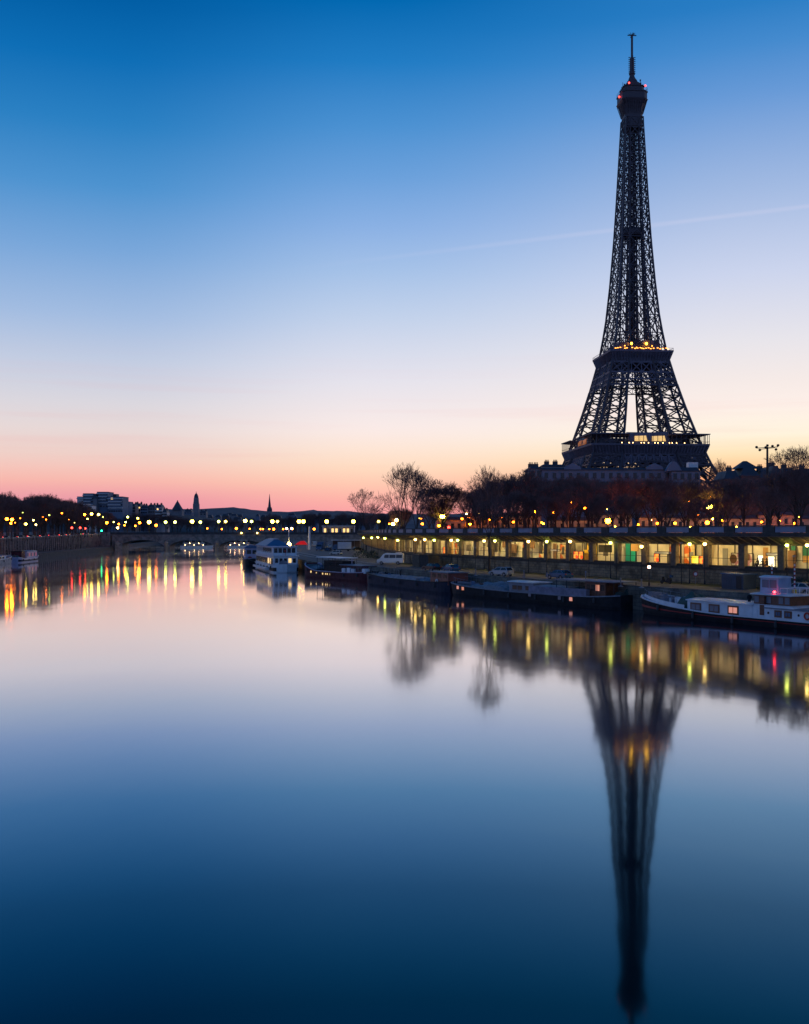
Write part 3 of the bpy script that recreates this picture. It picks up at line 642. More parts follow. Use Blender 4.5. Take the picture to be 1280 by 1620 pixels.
bld.box(-3,-3,122.6,4,3,126.5); bld.build('upper_kiosks', M_irond, tw)
M_bulb2 = glow('second_floor_lamp', (255, 170, 30), 20); M_bulb3 = glow('second_floor_row_lamp', (255, 150, 40), 6)
for u, z, d in ((-5.5,122.2,16.0),(4.2,122.2,16.0)):
    m = MB(); m.ball(f0(u,d,z), 0.75, 6); m.build('floodlight', M_bulb2, tw)
for j, u in enumerate([-17,-15.6,-14,-11,-9.8,-6.4,-4.6,-3,-1.2,0.8,2.4,4,5.4,7.2,9.8,11.4,13.2,15.4,16.6]):
    m = MB(); m.bar(f0(u-0.35,20.4,118.3+(j%3)*0.25), f0(u+0.55,20.4,118.3+(j%3)*0.25), 0.35); m.build('platform_lamp', M_bulb3, tw)
for u, z in ((-9.5,120.8),(-2.0,119.8),(1.5,119.4),(8,120.9)):
    m = MB(); m.ball(f0(u,15.5,z), 0.4, 5); m.build('platform_lamp', M_bulb3, tw)
# upper shaft
m = MB(); zs = zlist(117.6, 269, 18, 0.955)
for za, zb in zip(zs, zs[1:]):
    for sx in (-1, 1):
        for sy in (-1, 1):
            A, B = leg_pts(sx, sy, za), leg_pts(sx, sy, zb); cw = 1.05-0.5*(za-117)/150; xw = cw*0.50
            for k in range(4):
                j = (k+1) % 4; m.bar(A[k], B[k], cw*(1.0 if k == 0 else 0.7)); m.bar(A[k], B[j], xw); m.bar(A[j], B[k], xw); m.bar(B[k], B[j], xw)
    for k in range(4):       # braces between the legs
        f = face_xf(k); o0, o1 = hwf(za), hwf(zb); i0, i1 = o0-lwf(za), o1-lwf(zb); xw = 0.42
        m.bar(f(-i0,o0,za), f(i1,o1,zb), xw); m.bar(f(i0,o0,za), f(-i1,o1,zb), xw); m.bar(f(-o1,o1,zb), f(o1,o1,zb), xw*1.1)
        m.bar(f(-i0*0.45,i0,za), f(i1*0.45,i1,zb), xw*0.8); m.bar(f(i0*0.45,i0,za), f(-i1*0.45,i1,zb), xw*0.8)
m.build('upper_shaft', M_iron, tw)
m = MB()
for za, zb in zip(zs, zs[1:]):
    zm = (za+zb)/2
    for x, y in ((-2.3,-2.3),(2.3,-2.3),(2.3,2.3),(-2.3,2.3),(0,-2.3),(0,2.3)): 
        k = min(1, 3.2*hwf(za)/9.4/3.2); m.bar((x*k,y*k,za), (x*k,y*k,zb), 0.75*k+0.1)
    m.box(-2.1*k,-2.1*k,zm-0.5,2.1*k,2.1*k,zm+0.5)
    m.bar((-2.3*k,-2.3*k,za),(2.3*k,-2.3*k,zb),0.4); m.bar((2.3*k,-2.3*k,za),(-2.3*k,-2.3*k,zb),0.4)
    m.bar((-2.3*k,-2.3*k,za),(-2.3*k,2.3*k,zb),0.4); m.bar((2.3*k,-2.3*k,za),(2.3*k,2.3*k,zb),0.4)
m.box(-1.0,-0.8,118,0.2,0.8,196); m.build('lift_shaft', M_iron, tw)
m = MB(); m.lathe((0,0,192.6), [(5.2,0),(7.6,0.8),(8.0,2.0),(8.0,4.2),(7.0,5.6),(4.5,6.4)], 12); m.build('middle_platform', M_iron, tw)
# summit
m = MB()
def oct_ring(mb, z0, h0, z1, h1):
    c0_, c1_ = h0*0.3, h1*0.3
    def pts(h, c, z): return [(-h+c,-h,z),(h-c,-h,z),(h,-h+c,z),(h,h-c,z),(h-c,h,z),(-h+c,h,z),(-h,h-c,z),(-h,-h+c,z)]
    a, b = pts(h0, c0_, z0), pts(h1, c1_, z1); mb.add(a+b, [tuple(range(8))[::-1], tuple(range(8,16))]+[(i,(i+1)%8,8+(i+1)%8,8+i) for i in range(8)])
prof_ = [(262,5.55),(270,5.6),(274,6.0),(277,6.9),(279.2,8.3),(279.8,8.6),(280.2,8.1),(284.0,8.1),(284.3,8.5),(284.9,8.5)]
for a, b in zip(prof_, prof_[1:]): oct_ring(m, a[0], a[1], b[0], b[1])
for k in range(4):
    f = face_xf(k)
    for j in range(9): u = -4.6+9.2*j/8; m.bar(f(u,5.7,271), f(u*1.35,7.9,279.2), 0.3, 0.4)
m.build('summit_gallery', M_iron, tw)
m = MB(); oct_ring(m, 284.9, 6.3, 288.4, 6.3); oct_ring(m, 288.4, 6.9, 288.8, 6.9); oct_ring(m, 288.8, 4.4, 291.6, 4.2); oct_ring(m, 291.6, 3.4, 294.0, 2.6)
m.lathe((0,0,294), [(2.5,0),(2.2,1.2),(1.7,2.4),(1.4,4)], 12); rs = random.Random(11)
for i in range(30):
    a = i/30*6.283; x, y = 8.2*max(-1,min(1,1.25*math.cos(a))), 8.2*max(-1,min(1,1.25*math.sin(a))); m.bar((x,y,284.8),(x,y,287.4),0.13)
for i in range(46):
    t = rs.uniform(0, 6.283); r = rs.uniform(3.4, 7.6); h = (288.6 if r < 6.8 else 285)+rs.uniform(0.8, 5.2)*(1 if r < 6 else 0.6); x, y = r*math.cos(t), r*math.sin(t)
    m.bar((x,y,284.5 if r > 6.8 else 288),(x,y,h),rs.uniform(0.15,0.35)); 
    if i % 2: m.box(x-0.4,y-0.3,h-1.1,x+0.4,y+0.3,h)
m.build('summit_cabin', M_iron, tw)
m = MB(); m.lathe((0,0,298), [(2.0,0),(1.5,3),(1.45,10.6),(0.75,11.2),(0.72,24.6),(0.9,24.8),(0.9,25.4)], 10)
for i in range(9):
    z = 299+i*1.25
    for t in (0, 1.57, 3.14, 4.71): m.bar((1.2*math.cos(t),1.2*math.sin(t),z),(2.3*math.cos(t),2.3*math.sin(t),z),0.35)
m.bar((-2.9,0,323.2),(2.9,0,323.2),0.45); m.bar((0,-2.9,323.2),(0,2.9,323.2),0.45)
for t in range(8): m.bar((0,0,323.2),(2.2*math.cos(t*.785),2.2*math.sin(t*.785),324.1),0.22)
m.build('antenna_mast', M_iron, tw)
M_red = glow('aircraft_warning_light', (255, 60, 40), 5)
for x, y, z in ((-4.0,-6.7,289.6),(7.4,-4.2,289.3),(-9.0,-2.0,282.5)):
    m = MB(); m.ball((x,y,z), 0.62, 6); m.build('aircraft_light', M_red, tw)
# ================================================================== TREES
M_bark = mat('bark', (0.055,0.040,0.034), 0.9, nscale=1.2, namt=0.3)
M_twig = mat('winter_twigs', (0.17,0.09,0.085), 0.9, nscale=0.6, namt=0.35)
M_twigd = mat('dense_winter_twigs', (0.145,0.08,0.078), 0.9, nscale=0.6, namt=0.35)
def twig(mb, p, q, r0, r1):
    d = (q-p); l = d.length
    if l < 1e-5: return
    d = d/l; u = Vector((0.31,0.77,0.55)) if abs(d.z) > 0.8 else Vector((0,0,1)); a = d.cross(u).normalized(); b = a.cross(d)
    o = len(mb.v)
    for c, r in ((p, r0), (q, r1)):
        for t in (0, 2.0944, 4.18879): v = c+a*(math.cos(t)*r)+b*(math.sin(t)*r); mb.v.append((v.x, v.y, v.z))
    mb.f += [(o,o+1,o+4,o+3),(o+1,o+2,o+5,o+4),(o+2,o,o+3,o+5)]
def grow(seed, H=10.0, R=4.0, fork=0.28, budget=4200, up=0.25, tw=0.016, dense=False, limbs=5, rt=0.22):
    rn = random.Random(seed); tr, cr = MB(), MB(); cnt = [0]
    cen = Vector((0, 0, H*0.60 if not dense else H*0.62))
    def inside(p):
        k = 0.42*H if not dense else 0.38*H
        q = Vector((p.x/R, p.y/R, (p.z-cen.z)/k)); return q.length
    def rec(p, d, l, r, dep):
        if cnt[0] > budget: return
        n = 2 if dep < 3 else 1; q = p
        for i in range(n):
            dd = (d+Vector((rn.uniform(-1,1), rn.uniform(-1,1), rn.uniform(-.6,1)*up*2))*0.22).normalized(); e = q+dd*l/n
            if dep <= 2: tr.tube(q, e, r*(1-0.22*i), r*(1-0.22*(i+1)), 6, False)
            else: twig(cr, q, e, max(r*(1-.2*i), tw), max(r*(1-.25*(i+1)), tw*0.8)); cnt[0] += 1
            q = e; d = dd
            if dep >= 1 and i < n-1:      # side shoot
                s = (dd+Vector((rn.uniform(-1,1), rn.uniform(-1,1), rn.uniform(-.4,.8)))*0.9).normalized(); queue.append((q, s, l*0.6, r*0.5, dep+1+(dep<3)))
        if inside(q) > 1.0+rn.uniform(-0.1, 0.12) and dep > 2: return
        if dep >= (8 if dense else 7): return
        for k in range(rn.choice((2,3,3) if dep < 5 else (2,2,3))):
            s = (d+Vector((rn.uniform(-1,1), rn.uniform(-1,1), rn.uniform(-.7,1)*0.8+up*0.5))*(0.62 if dep < 4 else 0.85)).normalized()
            queue.append((q, s, l*rn.uniform(0.66, 0.86), r*0.58, dep+1))
    queue = []; th = H*fork; p = Vector((0,0,0)); lean = Vector((rn.uniform(-.04,.04), rn.uniform(-.04,.04), 1))
    for i in range(4):
        q = p+lean*th/4; tr.tube(p, q, rt*(1.25-0.13*i), rt*(1.12-0.13*i), 8, False); p = q
    for k in range(limbs):
        a = k*2*math.pi/limbs+rn.uniform(-.4,.4); t = rn.uniform(0.35, 0.8) if k else 0.08
        queue.append((p-Vector((0,0,rn.uniform(0,th*0.12))), Vector((math.cos(a)*t, math.sin(a)*t, 1)).normalized(), H*0.2, rt*0.52, 1))
    while queue and cnt[0] < budget:
        queue.sort(key=lambda e: e[4]) if len(queue) < 40 else None
        rec(*queue.pop(0))
    return tr, cr
class Proto:
    def __init__(s, name, tr, cr, m1, m2):
        s.root = thing(name, '', 'tree'); s.used = False
        tr.build('trunk', m1, s.root); cr.build('crown', m2, s.root)
    def put(s, loc, h, w, rz, label, group):      # h, w: height and width relative to the 10 x 8 prototype
        if s.used: r = dup(s.root, loc, rz)
        else: r = s.root; r.location = loc; r.rotation_euler = (0,0,rz); s.used = True
        r.scale = (w/8, w/8, h/10); r['label'] = label
        if group: r['group'] = group
        elif 'group' in r: del r['group']
        return r
dense = [Proto('bare_plane_tree', *grow(100+i, budget=6800, tw=0.0165, dense=(i%2==0), fork=0.25, limbs=6), M_bark, M_twigd) for i in range(5)]
domed = Proto('round_bare_tree', *grow(150, R=4.3, budget=9500, tw=0.02, dense=True, fork=0.2, limbs=8), M_bark, M_twigd)
loose = [Proto('bare_tree', *grow(200+i, budget=3300, tw=0.020, fork=0.3), M_bark, M_twig) for i in range(3)]
airy = [Proto('tall_bare_tree', *grow(s_, R=4.0, budget=2300, tw=0.014, fork=0.36, limbs=4, rt=0.16), M_bark, M_twig) for s_ in (301, 305, 309)]
slim = [Proto('slender_bare_tree', *grow(400+i, R=2.2, budget=420, tw=0.02, fork=0.45, limbs=3, rt=0.12), M_bark, M_twig) for i in range(2)]
rt = random.Random(21)
def topy(tab, px):
    if px <= tab[0][0]: return tab[0][1]
    for (a, ya), (b, yb) in zip(tab, tab[1:]):
        if px <= b: return ya+(yb-ya)*(px-a)/(b-a)
    return tab[-1][1]
TR = [(655,800),(672,775),(700,762),(725,762),(745,766),(765,764),(790,746),(815,748),(835,740),(862,754),(900,750),(960,753),(1020,749),(1060,752),(1100,757),(1135,758),(1165,748),(1200,742),(1240,736),(1300,728)]
def tpx(x, y): return 640+x/y*F
for ri, (off, fac, stp) in enumerate(((-17, 0.80, 8.5), (-30, 0.93, 9.0), (-46, 1.0, 9.5), (-64, 1.0, 10.5))):
    for (x, y, dx, dy) in walk([p for p in offset(W, off) if 88 < p[1] < 330], stp):
        x += rt.uniform(-2, 2); y += rt.uniform(-2, 2); px = tpx(x, y)
        if not 668 < px < 1330: continue
        if px < 760 and ri == 0 and rt.random() < 0.5: continue
        ty = topy(TR, px)+rt.uniform(-3, 7)+(8 if ri == 0 else 0); h = (CH+(HY-ty)/F*y-UZ)*(fac if ri == 0 else 1)
        if px < 830: lab, grp = 'bare plane tree in the row above the gallery, left of the iron tower', 'bare plane trees left of the tower'
        elif px < 1120: lab, grp = 'bare plane tree in the dark dense mass below the iron tower', 'bare plane trees below the tower'
        else: lab, grp = 'bare tree in the thinner mass right of the iron tower', 'bare trees right of the tower'
        pr = rt.choice(dense if (px < 1130 or rt.random() < 0.4) else loose+dense[:2])
        pr.put((x, y, UZ-0.1), h, min(h*rt.uniform(0.62, 0.85), 11), rt.uniform(0, 6.28), lab, grp)
# trees that stand out
def one(pr, px, y, z, ty, wpx, rz, lab, grp=None): pr.put(((px-640)/F*y, y, z), CH+(HY-ty)/F*y-z, wpx/F*y, rz, lab, grp)
one(domed, 700, 262, UZ-0.1, 757, 84, 0.4, 'broad round-topped bare tree behind the bright yellow lamp left of the others')
one(domed, 633, 330, UZ-0.1, 800, 40, 1.4, 'small dark round tree behind the double lamp above the white van')
one(airy[0], 580, 385, QZ-0.05, 774, 70, 0.0, 'leftmost tall bare tree on the quay where the gallery ends by the bridge')
one(airy[1], 638, 243, QZ+0.1, 741, 96, 2.2, 'tall bare quay tree rising right behind the white van')
one(airy[2], 659, 236, QZ+0.1, 743, 74, 4.0, 'tall bare quay tree just right of the white van')
one(airy[1], 774, 179, QZ+0.1, 746, 84, 5.2, 'tall bare quay tree against the stone wall left of the silver car')
one(airy[0], 588, 372, QZ-0.05, 800, 34, 3.0, 'shorter bare tree right of the leftmost tall quay tree')
one(airy[2], 1258, 225, UZ-0.1, 707, 112, 1.0, 'tall broad bare tree right of the floodlight mast')
one(loose[1], 1138, 420, UZ-0.1, 728, 40, 2.0, 'bare treetop just right of the iron tower platform')
# left bank
TL = [(-60,770),(0,778),(20,784),(45,788),(60,783),(78,784),(95,791),(112,793),(130,800),(150,806),(200,812)]
for ri, off in enumerate((9, 20, 34)):
    for (x, y, dx, dy) in walk([p for p in offset(LW, off) if 300 < p[1] < 720], 9.5 if ri < 2 else 13):
        x += rt.uniform(-2, 2); y += rt.uniform(-2, 2); px = tpx(x, y)
        if not -30 < px < 205: continue
        gz = lwz(y)-0.95; h = CH+(HY-topy(TL, px)-rt.uniform(-6, 3)-(6 if ri == 0 else 0))/F*y-gz
        rt.choice(dense).put((x, y, gz), h, min(h*0.7, 12), rt.uniform(0, 6.28), 'bare tree in the dark row above the left bank road', 'bare trees on the left bank')
for i, (x, y, dx, dy) in enumerate(walk([p for p in offset(LQ, 5.6) if 318 < p[1] < 520], 12.0)):
    r = slim[i % 2].put((x, y, 1.98), rt.uniform(8.5, 11), 5.5, rt.uniform(0, 6.28), 'slender leaning bare tree on the low left quay against the wall', 'slender trees on the low left quay')
    r.rotation_euler = (rt.uniform(-.05,.05), rt.uniform(0.10, 0.24), rt.uniform(-.3,.3))
# far tree line past the bridge
for ri, y0 in enumerate((1008, 1030)):
    n = 30
    for i in range(n):
        px = 150+i*17.5*0.93+ri*8+rt.uniform(-4, 4); y = y0+rt.uniform(-8, 8); h = CH+(HY-rt.uniform(813, 824)-(8 if 300 < px < 420 else 0)+4)/F*y-9
        if px > 640: continue
        rt.choice(dense).put(((px-640)/F*y, y, 8.95), max(h, 8), max(10, h*0.8), rt.uniform(0, 6.28), 'tree in the low dark line beyond the stone bridge', 'trees beyond the bridge')

for p_ in dense+loose+airy+slim+[domed]:
    if not p_.used:
        for c_ in list(p_.root.children): bpy.data.objects.remove(c_)
        bpy.data.objects.remove(p_.root)
# ================================================================== BUILDINGS
M_bwall = mat('pale_render', (0.15,0.19,0.27), 0.8, nscale=0.15, namt=0.15); M_bwall2 = mat('grey_render', (0.2,0.19,0.21), 0.8, nscale=0.15, namt=0.2)
M_bwhite = mat('white_render', (0.6,0.57,0.58), 0.75, nscale=0.2, namt=0.1); M_slate = mat('slate', (0.05,0.055,0.075), 0.6, nscale=0.3, namt=0.25)
M_bdark = mat('dusk_brick', (0.09,0.07,0.075), 0.85, nscale=0.2, namt=0.25)
M_lit = glow('lit_window', (255, 200, 110), 1.5); M_pinkglass = mat('sky_lit_glass', (0.5,0.3,0.3), 0.2, 0.6)
win_cache = {}
def window(parent, x, y, z, w_, h_, m=None, frame=True):
    key = (round(w_,2), round(h_,2), (m or M_glassd).name)
    if key not in win_cache:
        g = MB(); g.box(-w_/2,-0.06,0,w_/2,0.1,h_)
        if frame: g.box(-w_/2-0.15,-0.14,-0.18,w_/2+0.15,-0.0601,-0.02)
        win_cache[key] = g.build('window', m or M_glassd, parent); o = win_cache[key]
    else: o = bpy.data.objects.new('window', win_cache[key].data); col.objects.link(o); o.parent = parent
    o.location = (x, y, z); return o
def block(px0, px1, ytop, y, depth, z0, wall, roof=None, rh=3.0, lab='', name='apartment_building', rows=0, cols_=0, ww=1.3, wh=1.9, lit=(), flat=False, chim=0, cat='building', group=None, seed=0):
    x0, x1 = (px0-640)/F*y, (px1-640)/F*y; H = CH+(HY-ytop)/F*y-z0; w_ = x1-x0; rnb = random.Random(seed+int(px0))
    t = thing(name, lab, cat, ((x0+x1)/2, y, z0), 0, group); hw_ = H if flat else H-rh
    m = MB(); m.box(-w_/2, 0, 0, w_/2, depth, hw_); m.build('wall', wall, t)
    if flat:
        m = MB(); m.box(-w_/2-0.2,-0.2,hw_,w_/2+0.2,depth+0.2,hw_+0.35); m.build('roof', roof or M_slate, t)
    else:
        m = MB(); e = min(rh*0.5, w_*0.25); m.box(-w_/2-0.3,-0.3,hw_,w_/2+0.3,depth+0.3,hw_+0.3)
        m.hexa([(-w_/2,0.1,hw_+0.3),(w_/2,0.1,hw_+0.3),(w_/2,depth,hw_+0.3),(-w_/2,depth,hw_+0.3),(-w_/2+e,e+0.4,H),(w_/2-e,e+0.4,H),(w_/2-e,depth-e,H),(-w_/2+e,depth-e,H)]); rf = m.build('roof', roof or M_slate, t)
        for c in range(chim):
            g = MB(); cx_ = -w_/2+w_*(c+0.5)/chim+rnb.uniform(-1,1); cy_ = depth*0.4; g.box(cx_-0.9,cy_,H-1,cx_+0.9,cy_+0.8,H+1.3)
            for q_ in (-0.6,-0.1,0.4): g.box(cx_+q_,cy_+0.2,H+1.3,cx_+q_+0.28,cy_+0.5,H+1.9)
            g.build('chimney', M_bdark, rf)
    for r in range(rows):
        for c in range(cols_):
            xx = -w_/2+w_*(c+0.5)/cols_; zz = hw_-(r+1)*3.1+0.55
            if zz < 0.5: continue
            window(t, xx, 0, zz, ww, wh, M_lit if (r, c) in lit else None, frame=y < 500)
    return t
# pale building under the tower
t = block(858, 1062, 740, 350, 14, UZ, M_bwall, M_slate, 0.9, 'long pale stone building with a row of windows just under the tower', rows=3, cols_=16, ww=1.2, wh=1.7, name='stone_building')
for px in (906, 1036):
    x = (px-640)/F*350-t.location.x; h = CH+(HY-740)/F*350-UZ; m = MB(); m.extr_y([(x-3,h-0.8),(x+3,h-0.8),(x+2.6,h+0.4),(x,h+1.6),(x-2.6,h+0.4)],-0.25,1.5); m.build('pediment', M_bwall, t)
block(838, 857.6, 738, 352, 14, UZ, M_bwall2, M_slate, 0.9, 'left end house with chimneys beside the long pale building', rows=3, cols_=2, chim=2, name='corner_house')
block(858, 893, 734.5, 366, 8, UZ, M_bwall2, M_slate, 0.8, 'darker house roof rising behind the left end of the long pale building', chim=2, name='roof_house')
t = block(1062.5, 1108, 739, 347, 14, UZ, M_bwall, M_slate, 1.5, 'pale house with an arched gable right of the long pale building', rows=3, cols_=4, name='gabled_house')
x = (1066-640)/F*347-t.location.x; h = CH+(HY-739)/F*347-UZ; m = MB(); m.extr_y([(x-2.8+5.6*j/12, h-1.4+3.4*math.sin(math.pi*j/12)) for j in range(13)],-0.3,2); m.build('gable', M_bwall, t)
m = MB(); x = (1101-640)/F*347-t.location.x; m.box(x-1.6,3,h-0.3,x+1.6,6,h+1.9); m.build('roof_cabin', M_white, t)
rl_ = random.Random(77)  # blocks added to catch the boulevard lamps' glow and shield the tall building
for i, (a, b) in enumerate(((690,742),(742.5,790),(790.5,856),(870,935),(935.5,1000),(1012,1070),(1070.5,1130),(1142,1200),(1200.5,1262),(1262.5,1330))):
    block(a, b, rl_.uniform(808, 820), 329, 5, UZ, mat('sandy_wall', (0.42,0.34,0.24), 0.85, nscale=0.6, namt=0.35), M_slate, 1.2, 'low sandy boulevard building glowing orange through the trunks, %s from the left' % ['first','second','third','fourth','fifth','sixth','seventh','eighth','ninth','tenth'][i], rows=1, cols_=5, ww=1.0, wh=1.6, name='light_catcher', group='low buildings along the boulevard')
# dark roofs right of the tower
for i, (a, b, yt, lab, lit) in enumerate(((1146,1172,744,'dark house with low roof right of the iron tower',()),(1172.3,1202,739,'dark house with pyramid roof left of the floodlight mast',()),(1202.3,1222,742,'narrow dark house directly behind the floodlight mast',()),(1222.3,1236,736.5,'tall narrow dark house right of the floodlight mast',()),(1236.3,1262,740,'dark house with two small lit windows under the broad bare tree',((0,1),(1,1))),(1262.3,1300,741,'dark house at the right edge of the photo',()))):
    t = block(a, b, yt, 330+i*0.5, 12, UZ, M_bdark, M_slate, 3.0, lab, rows=2, cols_=3, ww=0.8, wh=1.2, lit=lit, chim=1, name='town_house')
    if i == 1:
        m = MB(); w_ = 3.6; h = CH+(HY-yt)/F*330-UZ; m.hexa([(-w_,2,h-0.2),(w_,2,h-0.2),(w_,9,h-0.2),(-w_,9,h-0.2),(-0.5,5,h+2.4),(0.5,5,h+2.4),(0.5,6,h+2.4),(-0.5,6,h+2.4)]); m.build('pyramid_roof', M_slate, t)
# hillside buildings, left
HB = [(122,131,786,1008,20,M_bwhite,'lowest left step of the big pale apartment block on the hill',4,3),(131.3,147,781,1010,20,M_bwall,'left wing of the big pale apartment block on the hill',5,6),(147.4,153,784,1004,20,M_bwall2,'narrow stair tower between the wings of the hill apartment block',0,0),(153.4,171,778.5,1012,20,M_bwall,'tallest middle wing of the apartment block on the hill',5,4),(171.4,194,786,1006,22,M_bwall,'right wing of the big apartment block on the hill',5,6),
      (173,184,782,1030,10,M_bwall2,'glazed penthouse behind the right wing of the hill apartment block',1,4),(125,136,797,960,14,M_bwhite,'white terraced house below the hill apartment block, left one',2,3),(136.4,145,800,955,14,M_bwhite,'white terraced house below the hill apartment block, right one',2,3),
      (194.4,204,794,1040,14,M_bwall,'pale square house right of the hill apartment block',2,3),(205,214,796.5,1060,14,M_bwall2,'grey house second right of the hill apartment block',2,3),(215,222,796,1075,14,M_bwall2,'narrow grey house with chimneys between grey neighbours on the hill',2,2),(222.4,233,799,1050,14,M_bwall,'pale house above the left end of the bridge',2,3),(233.4,245,798,1055,14,M_bwall2,'grey house above the left end of the bridge',2,3),(245.4,256,798,1030,14,M_bwhite,'white house with pink upper windows on the hill',3,4),(256.4,264,806,1020,12,M_bwhite,'low white house below the pink-windowed one',2,3),(316,326,808,1400,14,M_bwall2,'grey house right of the domed church tower',1,2),(292,303,806,1400,14,M_bwall,'pale house left of the domed church tower',1,3)]
for i, (a, b, yt, y, dp_, wl, lab, rr_, cc_) in enumerate(HB):
    fl_ = i in (0, 1, 3, 4, 5, 6, 7, 8)
    block(a, b, yt, y, dp_, 9, wl, None, 3.0, lab, rows=rr_, cols_=cc_, ww=2.0, wh=1.5, flat=fl_, chim=0 if fl_ else 2, name='hillside_building', lit=((0,1),) if i in (4, 10, 13) else ())
    if i in (0, 1, 3, 4, 6, 7):
        tb = [o for o in bpy.data.objects if o.type == 'EMPTY' and o.get('label') == lab][0]; w_ = (b-a)/F*(y+60); hh = CH+(HY-yt)/F*(y+60)-9
        for k in range(4): m = MB(); m.box(-w_/2+0.6*(k%2), -1.5, hh-4.4-k*3.1, w_/2-1.2*(k%3), -0.003, hh-3.5-k*3.1); m.build('balcony', M_bwhite, tb)
t = thing('domed_roof_building', 'squat building with a dark pyramid roof left of the church tower', 'building', ((278-640)/F*1300, 1300, 9))
m = MB(); m.box(-8,0,0,8,12,30); m.box(-4.5,-2,0,4.5,0,24); m.build('wall', M_bwall2, t)
m = MB(); m.lathe((1,6,30), [(8.6,0),(7.8,0.6),(4.6,5.4),(2.0,10),(0.8,11.5),(0.7,13)], 8); m.build('roof', M_slate, t)
t = thing('church_tower', 'tall domed stone church tower on the skyline above the bridge', 'church tower', ((310.5-640)/F*1500, 1500, 9))
m = MB()
for a, b in zip([(6.2,0),(6.0,32),(5.2,32.2),(4.9,44),(4.2,44.2),(3.7,52)], [(6.0,32),(5.2,32.2),(4.9,44),(4.2,44.2),(3.7,52),(3.4,53)]): m.lathe((0,0,0), [(a[0],a[1]),(b[0],b[1])], 8)
m.build('tower_shaft', M_bwall2, t)
m = MB(); m.lathe((0,0,53), [(3.3,0),(3.1,2.4),(2.3,4.6),(1.1,6.2),(0.5,7),(0.15,9.5)], 10); m.build('dome', M_slate, t)
for k in range(4): m = MB(); a = k*math.pi/2+math.pi/4; m.lathe((4.4*math.cos(a),4.4*math.sin(a),44), [(0.7,0),(0.5,2.2),(0.05,3.6)], 6); m.build('pinnacle', M_bwall2, t)
t = thing('church_spire', 'slim pointed church spire on the skyline above the white passenger boat', 'church', ((426.5-640)/F*1500, 1500, 9))
m = MB(); m.box(-3.3,-3.3,0,3.3,3.3,33); m.build('tower_shaft', M_bwall2, t)
m = MB(); m.lathe((0,0,33), [(3.7,0),(2.1,7),(1.0,17),(0.15,26)], 8); m.build('spire', M_slate, t)
for sx in (-1, 1):
    for sy in (-1, 1): m = MB(); m.lathe((sx*2.9,sy*2.9,33), [(0.8,0),(0.5,3),(0.05,6.5)], 6); m.build('pinnacle', M_slate, t)
rh = random.Random(5)
for i in range(44):
    px = rh.uniform(322, 600); y = rh.uniform(1500, 2500); yt = rh.uniform(811.5, 822)
    z0 = 9; wpx = rh.uniform(4, 11)
    block(px, px+wpx, yt, y, 12, z0, rh.choice((M_bwall, M_bwall2, M_bdark, M_bdark)), None, 4, 'small distant house on the wooded slope beyond the bridge', name='distant_house', group='distant houses beyond the bridge')
# low pale arcaded building past the right end of the bridge
t = thing('arcaded_building', 'low pale building with bright lit bays past the right end of the bridge', 'building', ((535-640)/F*700, 700, 9))
m = MB(); m.box(-11,3,0,11,12,5.4); m.box(-11.4,-0.4,5.4,11.4,12.4,6.0); m.build('wall', M_bwhite, t)
for i in range(9): m = MB(); x = -10.6+i*2.65; m.box(x-0.22,-0.2,0,x+0.22,0.25,5.38); m.build('column', M_bwhite, t)
for i in range(8): window(t, -9.3+i*2.65, 2.95, 0.6, 1.5, 3.4, M_lit if i % 3 != 1 else None, False)
# ================================================================== BOATS
M_hblack = mat('hull_black', (0.02,0.02,0.024), 0.6, spec=0.15, nscale=1.5, namt=0.3); M_hred = mat('hull_dark_red', (0.10,0.022,0.028), 0.6, spec=0.15, nscale=1.2, namt=0.3)
M_hpurp = mat('hull_dark_blue', (0.03,0.03,0.05), 0.6, spec=0.15, nscale=1.2, namt=0.3); M_stripe = mat('red_stripe', (0.32,0.02,0.02), 0.5)
M_brown = mat('varnished_wood', (0.14,0.05,0.03), 0.45, nscale=3, namt=0.3); M_deck = mat('deck_boards', (0.12,0.11,0.11), 0.8, nscale=2, namt=0.3)
M_bwh = mat('boat_white', (0.66,0.70,0.76), 0.4, nscale=1.1, namt=0.12); M_bgrey = mat('boat_grey', (0.20,0.21,0.26), 0.6, nscale=1.0, namt=0.25)
M_bblue = mat('boat_blue', (0.06,0.13,0.25), 0.5, nscale=1, namt=0.2); M_lilac = mat('boat_lilac', (0.42,0.38,0.52), 0.5, nscale=1, namt=0.15)
M_tarp = mat('dark_green_tarpaulin', (0.02,0.05,0.05), 0.7, nscale=2, namt=0.4, bump=0.5); M_tarpb = mat('grey_tarpaulin', (0.15,0.18,0.22), 0.6, nscale=2, namt=0.3, bump=0.4)
M_amber = glow('amber_cabin_light', (255, 150, 60), 0.6); M_cabl = glow('warm_cabin_light', (255, 205, 100), 1.1); M_redl = glow('red_mast_light', (255, 40, 40), 20)
M_lightglass = mat('pale_window', (0.16,0.19,0.24), 0.15); M_yel = mat('yellow_paint', (0.6,0.42,0.03), 0.5); M_rust = mat('rusty_white_hull', (0.40,0.34,0.33), 0.6, nscale=0.8, namt=0.4)
